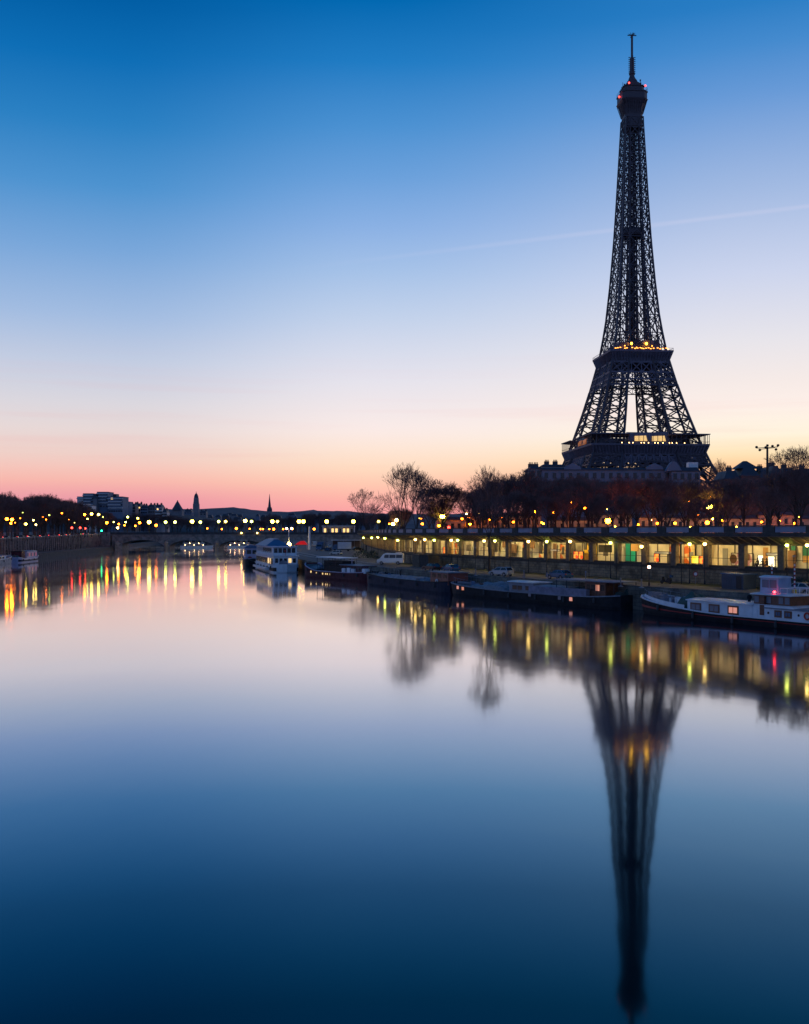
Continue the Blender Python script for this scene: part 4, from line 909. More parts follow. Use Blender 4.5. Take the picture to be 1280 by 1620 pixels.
class Boat:
    def __init__(s, name, label, cx, cy, dx, dy, Lh, B, fb, bow, stern, m, deck=M_deck, bl=0.16, sl=0.08, cat='barge', rail=None, stripe=None):
        l = math.hypot(dx, dy); s.d = (dx/l, dy/l); s.L, s.B, s.c = Lh, B, (cx, cy); s.fb, s.bow, s.st = fb, bow, stern; s.bl, s.sl = bl, sl
        s.t = thing(name, label, cat, (cx, cy, 0), math.atan2(dy, dx)); n = 40; rows = []; dk = []; rl = []; sp = []
        for i in range(n+1):
            u = i/n; x = -Lh/2+Lh*u; w_ = s.w(x); g = s.g(x); r = min(1, (1-u)/bl) if bl else 1
            rk = (g+0.6)*0.32*(1-r)**1.5
            rows.append([(x+rk, w_, g), (x+rk*0.5, w_*0.97, 0.35), (x, w_*0.9, -0.35), (x, w_*0.6, -0.8), (x, -w_*0.6, -0.8), (x, -w_*0.9, -0.35), (x+rk*0.5, -w_*0.97, 0.35), (x+rk, -w_, g)])
            wi = max(0.02, w_-0.12); dk.append([(x+rk*.9, wi, g-0.28), (x+rk*.9, -wi, g-0.28)])
            rl.append([(x+rk, w_+0.05, g-0.12), (x+rk, w_+0.05, g+0.03), (x+rk, w_-0.14, g+0.03), (x+rk*.9, w_-0.14, g-0.3)])
        h = MB(); h.strip(rows); h.f.append(tuple(range(7, -1, -1))); h.build('hull', m, s.t, False)
        k = MB(); k.strip(dk); k.build('deck', deck, s.t)
        k = MB(); k.strip(rl); k.strip([[(a, -b, c) for a, b, c in r] for r in rl]); k.build('gunwale', rail or m, s.t)
        if stripe:
            k = MB(); st = []
            for r in rows[:-1]:
                a, b = Vector(r[0]), Vector(r[1]); p0 = a.lerp(b, stripe[1]); p1 = a.lerp(b, stripe[2]); o = Vector((0, 0.025, 0)); st.append([tuple(p0+o), tuple(p1+o)])
            k.strip(st); k.strip([[(a, -b, c) for a, b, c in r] for r in st]); k.build('stripe', stripe[0], s.t)
    def w(s, x):
        u = (x+s.L/2)/s.L; w_ = s.B/2
        if u > 1-s.bl: w_ *= math.sqrt(max(0.0, 1-((u-(1-s.bl))/s.bl)**2.1))
        if u < s.sl: w_ *= 0.62+0.38*math.sqrt(max(0.0, 1-((s.sl-u)/s.sl)**2))
        return max(w_, 0.03)
    def g(s, x):
        u = (x+s.L/2)/s.L; return s.fb+s.bow*max(0, (u-0.55)/0.45)**2.2+s.st*max(0, (0.28-u)/0.28)**2
    def lx(s, px, side=1):      # local x where the photo column meets the given side of the boat
        ox, oy = s.c[0]-s.d[1]*s.B/2*side, s.c[1]+s.d[0]*s.B/2*side; k = (px-640)/F
        return -(ox-k*oy)/(s.d[0]-k*s.d[1])
    def cabin(s, x0, x1, w_, z0, z1, wall, roofm, name='cabin', over=0.2, rise=0.12, taper=0.0, rt_=0.12):
        if x0 > x1: x0, x1 = x1, x0
        m = MB(); t = taper; m.hexa([(x0,-w_/2,z0),(x1,-w_/2,z0),(x1,w_/2,z0),(x0,w_/2,z0),(x0+t,-w_/2+t*.5,z1),(x1-t,-w_/2+t*.5,z1),(x1-t,w_/2-t*.5,z1),(x0+t,w_/2-t*.5,z1)]); c = m.build(name, wall, s.t)
        m = MB(); o = over; n = 6; ww = w_/2+o-t*.5; poly = [(-ww+2*ww*j/n, z1+rt_+rise*(1-(2*j/n-1)**2)) for j in range(n+1)]
        vs = []; 
        for xx in (x0-o+t, x1+o-t): vs += [(xx, y, z) for y, z in poly]+[(xx, ww, z1+0.002), (xx, -ww, z1+0.002)]
        k = n+3; m.add(vs, [tuple(range(k))[::-1], tuple(range(k, 2*k))]+[(i, (i+1) % k, k+(i+1) % k, k+i) for i in range(k)]); m.build('roof', roofm, c)
        return c
    def win(s, par, xs, half, z0, z1, m, frame=None, both=True, name='window'):
        for x0, x1 in xs:
            if x0 > x1: x0, x1 = x1, x0
            for sd in ((1, -1) if both else (1,)):
                y = half*sd; g = MB()
                if frame:
                    g.box(x0-0.1, min(y, y+sd*0.05), z0-0.1, x1+0.1, max(y, y+sd*0.05), z1+0.1); f = g.build('window_frame', frame, par); g = MB(); q = f
                    xm_ = (x0+x1)/2; g.box(x0+.1, min(y+sd*.052, y+sd*0.07), z0+.1, xm_-.05, max(y+sd*.052, y+sd*0.07), z1-.08); g.box(xm_+.05, min(y+sd*.052, y+sd*0.07), z0+.1, x1-.1, max(y+sd*.052, y+sd*0.07), z1-.08); g.box((x0+x1)/2-0.03, min(y+sd*.071, y+sd*0.08), z0, (x0+x1)/2+0.03, max(y+sd*.071, y+sd*0.08), z1) if False else None
                    g.build('pane', m, q) if par.parent is None else g.build('pane', m, par)
                else: g.box(x0, min(y, y+sd*0.03), z0, x1, max(y, y+sd*0.03), z1); g.build(name, m, par)
    def part(s, name, mb, m): return mb.build(name, m, s.t)
def ring_y(c, R, r, y, n=18):      # ring lying in the x-z plane
    m = MB(); rows = []
    for i in range(n+1):
        a = 2*math.pi*i/n; row = []
        for j in range(7): b = 2*math.pi*j/6; row.append((c[0]+(R+r*math.cos(b))*math.cos(a), y+r*math.sin(b), c[1]+(R+r*math.cos(b))*math.sin(a)))
        rows.append(row)
    return m.strip(rows)
def heap(x0, x1, y0, y1, z0, h, seed, n=14):
    m = MB(); rows = []
    for i in range(n+1):
        r = []
        for j in range(n+1):
            u, v = i/n*2-1, j/n*2-1; e = max(0, 1-u**4)*max(0, 1-v**4); zz = z0+h*e**0.6*(0.72+0.5*noise.noise(Vector((u*1.6, v*1.6, seed))))+0.12*e*noise.noise(Vector((u*6, v*6, seed)))
            r.append((x0+(x1-x0)*i/n, y0+(y1-y0)*j/n, zz))
        rows.append(r)
    return m.strip(rows)
# --- black and white barge, nearest, cut by the right edge
b6 = Boat('barge', 'black and white houseboat barge with brown windows and a red waist stripe', 39.6, 110.2, -0.484, 0.875, 38, 5.0, 0.95, 1.25, 0.5, M_hblack, M_bgrey, 0.2, 0.07, rail=M_bwh, stripe=(M_stripe, 0.52, 0.68))
X_ = b6.lx
c = b6.cabin(X_(1186), X_(1084), 4.3, 0.68, 2.15, M_bwh, M_bwh, 'long_cabin', 0.15, 0.15)
for i, (a, b) in enumerate(((1090,1105),(1119,1134),(1149,1164))): b6.win(c, [(X_(b), X_(a))], 2.15, 1.05, 1.85, M_amber if i == 2 else M_lightglass, M_brown)
fb_ = MB(); rows = []
for i in range(12):
    x = X_(1082)+(19-0.8-X_(1082))*i/11; w_ = max(0.1, b6.w(x)-0.04); rows.append([(x, w_, b6.g(x)+0.03), (x, w_-0.02, b6.g(x)+0.42)])
fb_.strip(rows); fb_.strip([[(a, -b, z) for a, b, z in r] for r in rows]); b6.part('bulwark', fb_, M_bwh)
x0, x1 = X_(1243), X_(1183)
lowr = b6.cabin(x0-0.6, x1, 4.2, 0.68, 2.3, M_bwh, M_bwh, 'wheelhouse_base', 0.05, 0.0, rt_=0.05)
wh = b6.cabin(x0, x1-0.2, 3.6, 2.36, 3.35, M_brown, M_bwh, 'wheelhouse', 0.35, 0.1, 0.08)
L6 = x1-0.2-x0
for j in range(6):
    if j == 2: continue
    xa = x0+L6*(j+0.14)/6; b6.win(wh, [(xa, xa+L6/6*0.72)], 1.78, 2.5, 3.2, M_lightglass, None)
for j in range(3): m = MB(); y = -1.4+j*1.0; m.box(x1-0.26,y,2.5,x1-0.20,y+0.75,3.2); m.build('window', M_lightglass, wh)
m = MB(); m.box(X_(1205),-2.13,1.2,X_(1198),2.13,3.2); b6.part('door', m, M_brown)
up = b6.cabin(X_(1216), X_(1187), 2.0, 3.55, 5.15, mat('blue_grey_paint', (0.34,0.42,0.55), 0.5, nscale=1, namt=0.15), M_bwh, 'roof_cabin', 0.12, 0.12, 0.05)
xa, xb = X_(1214), X_(1189); b6.win(up, [(xa+.1, (xa+xb)/2-.06), ((xa+xb)/2+.06, xb-.1)], 0.99, 4.1, 4.95, M_lightglass, None)
for px, y in ((1183.5,-1.2),(1219,-1.2)):
    x = X_(px); m = MB(); m2 = MB()
    for j in range(14): (m if j % 2 else m2).tube((x,y,3.5+j*0.225),(x,y,3.5+(j+1)*0.225),0.075,None,8)
    ms = b6.part('mast', m, M_bwh); m2.build('red_bands', M_stripe, ms); k = MB(); k.lathe((x,y,3.5), [(0.2,0),(0.22,0.35),(0.12,0.5)], 10); k.build('mast_base', M_yel, ms)
m = MB(); m.ball((X_(1217),1.7,3.72), 0.13, 6); b6.part('navigation_light', m, M_redl)
m = MB(); xa, xb = X_(1246), X_(1224)
for xx in (xa, (xa+xb)/2, xb):
    for yy in (-1.5, 1.5): m.tube((xx,yy,3.5),(xx,yy,4.15),0.035,None,6)
for yy in (-1.5, 1.5): m.tube((xa,yy,4.15),(xb,yy,4.15),0.035,None,6)
m.tube((xa,-1.5,4.15),(xa,1.5,4.15),0.035,None,6); m.tube((xb,-1.5,4.15),(xb,1.5,4.15),0.035,None,6); b6.part('roof_rail', m, M_bwh)
af = b6.cabin(-18.0, X_(1207), 4.3, 0.68, 1.95, M_bwh, M_bgrey, 'aft_cabin', 0.1, 0.08)
for a, b in ((1223,1232),(1238.5,1248)): b6.win(af, [(X_(b), X_(a))], 2.15, 1.2, 1.75, M_bblue, M_brown)
for px in (1212,1260): m = MB(); m.lathe((X_(px),2.16,1.5), [(0.13,-0.02),(0.13,0.03)], 12, 'y'); m.build('porthole', M_glassd, af)
m = ring_y((X_(1274.5),1.5), 0.33, 0.09, 2.28); b6.part('lifebuoy', m, mat('lifebuoy_red', (0.55,0.05,0.03), 0.5))
m = MB(); m.tube((X_(1166),0.6,2.3),(X_(1166),0.6,2.75),0.16,0.16,10); m.ball((X_(1166),0.6,2.9),0.3,8); b6.part('chimney', m, M_hblack)
m = MB(); m.box(X_(1194),-2.0,0.7,X_(1188),2.16,1.75); b6.part('side_locker', m, M_bwh)
b6.part('tarpaulin_heap', heap(X_(1096), X_(1060), -1.9, 2.0, 0.9, 2.3, 3.1), mat('green_tarpaulin', (0.035,0.085,0.075), 0.7, nscale=2, namt=0.3, bump=0.4))
m = MB(); rq = random.Random(4)
for i in range(26):
    x = rq.uniform(X_(1056), 17.5); y = rq.uniform(-1.5, 1.5)*max(0.2, b6.w(x)/2.5); z = b6.g(x)-0.27; s_ = rq.uniform(0.12, 0.45); m.box(x-s_, y-s_, z, x+s_, y+s_, z+rq.uniform(0.5, 1.15))
b6.part('deck_gear', m, M_bgrey)['kind'] = 'stuff'
for xx, yy, zz in ((12.5,0.8,0.9),(13.4,-0.6,0.7),(14.4,0.5,0.6),(11.6,-0.9,1.0),(15.3,-0.2,0.55)):
    m = MB(); m.box(xx-.45,yy-.35,b6.g(xx)-.27,xx+.45,yy+.35,b6.g(xx)+zz); b6.part('white_locker', m, M_bwh)
m = MB(); m.lathe((16.6,0,b6.g(16.6)-0.27), [(0.5,0),(0.28,0.1),(0.28,0.7),(0.5,0.78)], 12); b6.part('windlass', m, M_bwh)
# --- long dark barge with pale side panels and a canopied wheelhouse
b5 = Boat('barge', 'long black barge with a flat canopied wheelhouse and pale side panels', 18.9, 147.6, -0.545, 0.838, 38, 5.0, 1.45, 0.7, 0.45, M_hblack, M_deck, 0.13, 0.08, rail=M_bgrey)
X_ = b5.lx
m = MB(); 
for yy in (2.3, -2.35): m.box(X_(926), yy, 1.25, X_(835), yy+0.05, 2.45)
b5.part('side_panel', m, mat('dusky_panel', (0.20,0.19,0.27), 0.6, nscale=1.2, namt=0.3))
lc = b5.cabin(X_(925), X_(838), 4.2, 1.15, 2.2, M_bgrey, M_bgrey, 'hold_cover', 0.05, 0.25)
c = b5.cabin(X_(837), X_(799), 3.4, 1.15, 2.75, M_bgrey, M_bwh, 'deckhouse', 0.25, 0.1); xa, xb = X_(836), X_(800)
b5.win(c, [(xa+.5, xa+1.6), (xa+2.4, xa+3.4), (xb-1.6, xb-.6)], 1.7, 1.7, 2.3, M_glassd, None)
b5.part('tarpaulin_heap', heap(X_(796), X_(733), -2.0, 2.0, 1.2, 1.4, 8.2), M_tarpb)
wh = b5.cabin(X_(950), X_(918), 3.2, 1.15, 3.35, M_brown, M_brown, 'wheelhouse', 0.0, 0.0)
xa, xb = X_(949), X_(919)
for j in range(4): b5.win(wh, [(xa+(xb-xa)*(j+.12)/4, xa+(xb-xa)*(j+.85)/4)], 1.6, 2.3, 3.1, M_amber if j == 1 else M_glassd, None)
m = MB(); m.box(X_(969), -2.2, 3.5, X_(874), 2.2, 3.62); cn = b5.part('canopy', m, M_bgrey)
for px in (967, 940, 912, 892, 876):
    for yy in (-2.0, 2.0): m = MB(); m.tube((X_(px),yy,1.3),(X_(px),yy,3.5),0.05,None,6); m.build('canopy_post', M_dark, cn)
b5.part('planter_hedge', heap(X_(915), X_(880), -1.8, 1.8, 1.3, 1.5, 5.5), M_tarp)
b5.part('tarpaulin_heap', heap(-18.3, X_(962), -1.6, 1.6, 1.3, 1.5, 6.5), M_tarp)
for px, mm, zz in ((903,M_amber,0.75),(885,M_lightglass,0.8),(838,M_lightglass,0.9),(732,M_amber,1.05),(723.5,M_amber,1.15)):
    m = MB(); x = X_(px); y = b5.w(x); m.box(x-0.28, y-0.15, zz, x+0.28, y+0.03, zz+0.5); b5.part('hull_window', m, mm)
m = MB(); m.tube((X_(905),0,3.6),(X_(905),0,4.6),0.05,None,6); m.ball((X_(905),0,4.65),0.12,6); b5.part('mast', m, M_bgrey)
# --- dark barge with grey hatch covers and red-brown wheelhouse
b4 = Boat('barge', 'dark barge with flat grey hatch covers and a red-brown wheelhouse aft', 1.4, 180.6, -0.41, 0.911, 36, 5.0, 1.8, 0.7, 0.35, M_hpurp, M_deck, 0.12, 0.1, rail=M_hblack)
X_ = b4.lx
for j in range(7):
    a = X_(652)+(X_(590)-X_(652))*j/7; b_ = X_(652)+(X_(590)-X_(652))*(j+1)/7; m = MB(); m.hexa([(a+.05,-2,1.55),(b_-.05,-2,1.55),(b_-.05,2,1.55),(a+.05,2,1.55),(a+.05,-1.6,2.15+.05*(j%2)),(b_-.05,-1.6,2.15+.05*(j%2)),(b_-.05,1.6,2.15+.05*(j%2)),(a+.05,1.6,2.15+.05*(j%2))]); b4.part('hatch_cover', m, M_bgrey)
c = b4.cabin(X_(703), X_(675), 3.6, 1.5, 3.45, mat('wheelhouse_red', (0.20,0.05,0.04), 0.5, nscale=1, namt=0.2), M_bgrey, 'wheelhouse', 0.25, 0.06)
xa, xb = X_(702), X_(676)
for j in range(3): b4.win(c, [(xa+(xb-xa)*(j+.15)/3, xa+(xb-xa)*(j+.8)/3)], 1.8, 2.6, 3.25, M_glassd, None)
b4.part('lifebuoy', ring_y((X_(686),1.95), 0.36, 0.1, 1.92), M_bwh)
m = MB(); m.tube((X_(668),0.5,1.5),(X_(668),0.5,4.2),0.07,None,6); b4.part('stove_pipe', m, M_dark)
m = MB(); m.tube((X_(614),0,2.1),(X_(614),0,3.2),0.14,None,6); m.tube((X_(616),0,3.2),(X_(612),0,3.2),0.1,None,6); b4.part('mast_stub', m, M_dark)
b4.part('deck_heap', heap(X_(665), X_(652), -1.5, 1.5, 1.5, 0.9, 1.5), M_tarpb)
# --- dark red barge with a white canopy
b3 = Boat('barge', 'dark red barge with a white-roofed canopy and small lit portholes', -13.3, 216.8, 0.502, -0.865, 31, 5.0, 1.75, 0.45, 1.5, M_hred, M_deck, 0.12, 0.1, rail=M_lilac)
X_ = lambda px: b3.lx(px, -1)
c = b3.cabin(X_(535), X_(506), 3.0, 1.5, 3.9, M_hblack, M_hblack, 'wheelhouse', 0, 0)
xa, xb = sorted((X_(535), X_(506))); b3.win(c, [(xa+.4, xa+1.7), (xa+2.1, xb-.4)], 1.5, 2.8, 3.6, M_glassd, None)
m = MB(); xa, xb = sorted((X_(536), X_(497))); m.box(xa,-2.0,4.6,xb,2.0,4.75); cn = b3.part('canopy', m, M_bwh)
for f_ in (0.02, 0.25, 0.5, 0.75, 0.98):
    for yy in (-1.85, 1.85): m = MB(); m.tube((xa+(xb-xa)*f_,yy,1.8),(xa+(xb-xa)*f_,yy,4.6),0.05,None,6); m.build('canopy_post', M_dark, cn)
c = b3.cabin(X_(567), X_(534), 3.6, 1.5, 3.2, M_hred, M_bgrey, 'saloon', 0.25, 0.08); xa, xb = sorted((X_(567), X_(534)))
for j in range(5): b3.win(c, [(xa+(xb-xa)*(j+.15)/5, xa+(xb-xa)*(j+.8)/5)], 1.8, 2.3, 2.95, M_glassd, None)
m = MB(); 
for j, px in enumerate((541, 549, 556, 573)): x = X_(px); m.box(x-.7, -2.2, 1.8, x+.7, -1.2, 2.6+.15*(j % 2))
b3.part('white_deck_boxes', m, M_bwh)
for px, r in ((492,0.26),(500.5,0.14),(510.5,0.22),(515.2,0.18),(517.8,0.18),(522.5,0.24)):
    x = X_(px); y = b3.w(x); m = MB(); m.lathe((x,-y,1.15+0.35*max(0,(505-px)/20)), [(r,-0.05),(r,0.05)], 10, 'y'); b3.part('porthole', m, M_cabl)
m = MB(); x = X_(540); m.tube((x,0,1.6),(x,0,4.4),0.08,None,6); m.box(x-.6,-.05,4.1,x+.6,.05,4.25); b3.part('mast', m, M_lilac)
b3.part('deck_heap', heap(*sorted((X_(497), X_(481))), -1.6, 1.6, 2.0, 0.7, 9.5), M_tarpb)
# --- two-deck white passenger boat seen end on
b2 = Boat('passenger_boat', 'white two-deck passenger boat moored end on with rows of windows', -34.9, 273.5, 0.25, -0.968, 46, 6.6, 1.7, 0.5, 0.0, M_bwh, M_bgrey, 0.07, 0.04, cat='passenger boat', rail=M_bwh, stripe=(M_hblack, 0.45, 0.98))
c = b2.cabin(-21, 20.6, 6.0, 1.5, 4.1, M_bwh, M_bwh, 'lower_deck', 0.35, 0.0)
for j in range(22): xa = -20+j*1.75; b2.win(c, [(xa, xa+1.35)], 3.0, 2.1, 3.5, M_cabl if j in (16, 17, 19) else M_glassd, None)
for j in range(5):
    m = MB(); y = -2.7+j*1.12; m.box(20.6,y,2.5,20.64,y+0.75,3.6); m.build('window', M_cabl if j == 3 else M_glassd, c)
m = MB(); m.lathe((20.64,1.0-1.6,2.0), [(1.15,-0.02),(1.15,0.03)], 16, 'x'); m.build('end_hatch', M_bgrey, c)
c = b2.cabin(-19, 18.8, 6.0, 4.25, 6.4, M_bwh, M_lilac, 'upper_deck', 0.45, 0.0)
for j in range(18): xa = -18+j*1.9; b2.win(c, [(xa, xa+1.5)], 3.0, 4.9, 6.1, M_bgrey if j < 8 else M_glassd, None)
for j in range(5): m = MB(); y = -2.75+j*1.12; m.box(18.8,y,4.95,18.84,y+0.9,6.15); m.build('window', M_glassd, c)
m = MB(); m.hexa([(-19.5,-3.3,6.56),(6,-3.3,6.56),(6,3.3,6.56),(-19.5,3.3,6.56),(-17,-0.4,8.3),(1,-0.4,8.3),(1,0.4,8.3),(-17,0.4,8.3)]); b2.part('ridge_roof', m, M_bblue)
m = MB(); m.bar((-17,0.42,8.36),(1.5,0.42,8.36),0.6,0.1); b2.part('roof_ridge', m, M_bwh)
m = MB()
for j in range(9):
    for yy in (-3.1, 3.1): m.tube((-19+j*4.9,yy,4.2),(-19+j*4.9,yy,5.1),0.04,None,5)
for yy in (-3.1, 3.1): m.tube((-20,yy,5.1),(20.4,yy,5.1),0.04,None,5)
b2.part('deck_railing', m, M_bwh)
m = MB(); m.box(6,3.2,1.2,19,4.1,1.55) if False else m.box(-16,-4.4,0.5,14,-3.34,1.0); b2.part('boarding_pontoon', m, M_bwh)
m = MB(); m.tube((19.8,0,4.3),(19.8,0,5.2),0.05,None,6); m.box(19.6,-.3,5.2,19.7,.3,5.6); b2.part('flag_staff', m, M_stripe)
# --- small dark blue work boat
b1 = Boat('work_boat', 'small dark blue work boat just left of the white passenger boat', -46.8, 309, 0.2, -0.98, 16, 4.6, 2.0, 0.4, 0.2, M_hblack, M_deck, 0.2, 0.08, cat='boat', rail=M_bgrey)
c = b1.cabin(-6, 2.5, 3.9, 1.7, 5.4, M_lilac, M_bblue, 'cabin', 0.35, 0.9)
for j in range(3): b1.win(c, [(-5.4+j*2.6, -3.6+j*2.6)], 1.95, 3.6, 4.8, M_glassd, None)
m = MB(); m.box(2.5,-1.5,3.6,2.54,-.2,4.8); m.box(2.5,.2,3.6,2.54,1.5,4.8); m.build('window', M_glassd, c)
m = MB(); m.ball((3.6,-0.6,2.2), 0.7, 8); b1.part('red_float', m, M_stripe)
m = MB(); m.box(4.5,-1.6,1.72,6.5,1.6,2.4); b1.part('deck_box', m, M_bgrey)
# --- left bank boats
l1 = Boat('barge', 'rust-stained white barge cut by the left edge of the photo', -128.6, 315, -0.10, 0.995, 32, 5.0, 1.7, 0.9, 0.4, M_rust, M_deck, 0.14, 0.08, rail=M_bwh)
c = l1.cabin(-2, 9, 3.6, 1.4, 2.7, M_bwh, M_bgrey, 'cabin', 0.2, 0.15); l1.win(c, [(-1,1),(2,4),(5,7)], 1.8, 1.8, 2.4, M_glassd, None)
l1.part('deck_heap', heap(-13, -3, -1.8, 1.8, 1.4, 1.3, 2.2), M_tarpb); m = MB(); m.tube((11,0,1.5),(11,0,5.2),0.08,None,6); l1.part('mast', m, M_dark)
l2 = Boat('houseboat', 'blue and lilac houseboat with a row of windows moored on the left bank', -131.6, 350, -0.12, 0.993, 28, 4.8, 1.3, 0.9, 0.6, M_lilac, M_deck, 0.2, 0.1, cat='houseboat', rail=M_bwh, stripe=(M_hpurp, 0.5, 0.98))
c = l2.cabin(-4.5, 10, 3.9, 1.1, 3.6, M_lilac, M_bblue, 'cabin', 0.15, 0.15)
for j in range(6): l2.win(c, [(-3.8+j*2.3, -2.4+j*2.3)], 1.95, 1.9, 3.1, mat('red_curtain_window', (0.35,0.12,0.15), 0.4, emis=lin(200,90,110), estr=0.35) if j % 2 else M_lightglass, None)
c = l2.cabin(-10.5, -6, 3.4, 1.1, 3.7, M_hred, M_hblack, 'wheelhouse', 0.2, 0.1); l2.win(c, [(-10,-8.6),(-8.2,-6.5)], 1.7, 2.5, 3.4, M_glassd, None)
l2.part('deck_heap', heap(-13.2, -10.8, -1.4, 1.4, 1.2, 1.6, 4.4), M_tarp)
# --- white excursion boats beyond the bridge
for i, (px, lab, mm) in enumerate(((311,'white excursion boat with blue canopy seen through the second bridge arch from the left',M_bblue),(382,'white excursion boat with pale canopy seen through the middle bridge arch',M_bwh))):
    y = 668+i*6; e = Boat('excursion_boat', lab, (px-640)/F*y, y, 1, -0.05, 21-i*3, 4.6, 1.3, 0.4, 0.2, M_bwh, M_bwh, 0.2, 0.08, cat='boat', rail=M_bwh)
    c = e.cabin(-8+i, 5, 3.8, 1.1, 3.1, M_lightglass, M_bwh, 'saloon', 0.2, 0.15); m = MB(); m.box(-9+i,-2.1,5.0,4,2.1,5.25); cn = e.part('canopy', m, mm)
    for xx in (-8.4+i, -4, 0, 3.6):
        for yy in (-1.9, 1.9): m = MB(); m.tube((xx,yy,1.3),(xx,yy,5.0),0.09,None,5); m.build('canopy_post', M_bwh, cn)
    for j in range(5): m = MB(); m.ball((-7+j*3,-2.2,2.0+1.2*(j % 2)), 0.20, 5); e.part('deck_light', m, glow('excursion_boat_light', (255, 205, 140), 22))

# fenders, mooring ropes and bow rails on the moored barges
M_rope = mat('mooring_rope', (0.25,0.22,0.17), 0.9); M_fend = mat('fender_rubber', (0.05,0.05,0.055), 0.7)
for b_, n_, sd in ((b6, 6, -1), (b5, 6, -1), (b4, 5, -1), (b3, 5, 1), (b2, 6, -1), (l1, 4, 1), (l2, 4, 1)):
    for j in range(n_):
        x = -b_.L*0.40+b_.L*0.78*j/(n_-1); g = b_.g(x)
        for s_ in (1, -1):
            m = MB(); y = s_*(b_.w(x)+0.18); m.lathe((x,y,g-0.95), [(0.05,0),(0.15,0.1),(0.15,0.6),(0.05,0.72)], 8); m.bar((x,y,g-0.25),(x,y-s_*0.2,g+0.04),0.03); b_.part('fender', m, M_fend)
    for x0_, dx_ in ((b_.L*0.44, 3.5), (-b_.L*0.43, -3.0)):
        m = MB(); p0 = Vector((x0_, sd*b_.w(x0_)*0.8, b_.g(x0_)+0.05)); p1 = Vector((x0_+dx_, sd*(b_.B/2+2.8), 3.2 if b_ not in (l1, l2) else 2.2)); q = p0
        for k in range(1, 7):
            t = k/6; r = p0.lerp(p1, t)-Vector((0,0,0.5*math.sin(math.pi*t))); m.tube(q, r, 0.03, None, 5, False); q = r
        b_.part('mooring_rope', m, M_rope)
    m = MB(); pts = []
    for k in range(9):
        x = b_.L*(0.30+0.185*k/8); pts.append((x, b_.w(x)-0.1, b_.g(x)))
    for s_ in (1, -1):
        for (xa_, ya_, za_), (xb_, yb_, zb_) in zip(pts, pts[1:]): m.tube((xa_,s_*ya_,za_+0.9),(xb_,s_*yb_,zb_+0.9),0.022,None,5,False); m.tube((xa_,s_*ya_,za_),(xa_,s_*ya_,za_+0.9),0.022,None,5,False)
    b_.part('bow_rail', m, M_bgrey)
# small things left on the barge decks
rg_ = random.Random(9)
for b_, xs_ in ((b5, (-14, -9.5, 9, 12, 15)), (b4, (-8, 2, 9, 13, 15.5)), (b3, (-12, 4, 8, 12)), (b6, (-4, 10.5, 13.5))):
    for x in xs_:
        m = MB(); y = rg_.uniform(-1.2, 1.2)*b_.w(x)/2.5; z = b_.g(x)-0.25
        if rg_.random() < 0.5: m.lathe((x,y,z), [(0.3,0),(0.35,0.15),(0.33,0.55),(0.3,0.75)], 10); b_.part('barrel', m, rg_.choice((M_bblue, M_tarp, M_brown)))
        else: s_ = rg_.uniform(0.3, 0.6); m.box(x-s_, y-0.35, z, x+s_, y+0.35, z+rg_.uniform(0.4, 0.9)); b_.part('deck_crate', m, rg_.choice((M_bgrey, M_brown, M_bwh, M_tarpb)))
# ================================================================== LAMPS
LW_ = {'w': ((255,212,105), 1.0), 'g': ((228,240,95), 0.8), 'o': ((255,118,10), 0.9), 'a': ((255,150,32), 1.0), 'y': ((255,214,72), 0.75), 'p': ((255,190,150), 0.6)}
def lampmat(c, s): return glow('lamp_%s_%d' % ({'w':'warm','g':'greenish','o':'orange','a':'amber','y':'yellow','p':'pink'}[c], s), LW_[c][0], s*LW_[c][1])
def street_lamp(x, y, z0, z1, r, c, s, label, group=None, kind='globe', arm=0.0, ang=0.0, name='street_lamp', cat='street lamp'):
    t = thing(name, label, cat, (x, y, z0), ang, group); h = z1-z0; m = MB(); rp = max(0.06, r*0.22)
    m.lathe((0,0,0), [(rp*1.9,0),(rp*1.8,0.5),(rp*1.1,0.7),(rp,h*0.5),(rp*0.75,h-r*0.9)], 8)
    if arm: m.bar((0,0,h-r),(arm,0,h+0.05),rp*0.9)
    m.build('post', M_dark, t); g = MB()
    if kind == 'globe': g.ball((arm,0,h), r, 7)
    else: g.lathe((arm,0,h-r*0.7), [(r*0.35,0),(r*0.8,0.25*r),(r,1.1*r),(r*0.55,1.5*r)], 8)
    g.build('lantern', lampmat(c, s), t)
    k = MB(); k.lathe((arm,0,h+r*0.82), [(r*0.75,0),(r*0.5,r*0.3),(r*0.1,r*0.55)], 8); k.build('lamp_cap', M_dark, t)
    return t
ORD = ['first','second','third','fourth','fifth','sixth','seventh','eighth','ninth','tenth','eleventh','twelfth','thirteenth','fourteenth','fifteenth','sixteenth','seventeenth','eighteenth','nineteenth','twentieth','twenty-first','twenty-second']
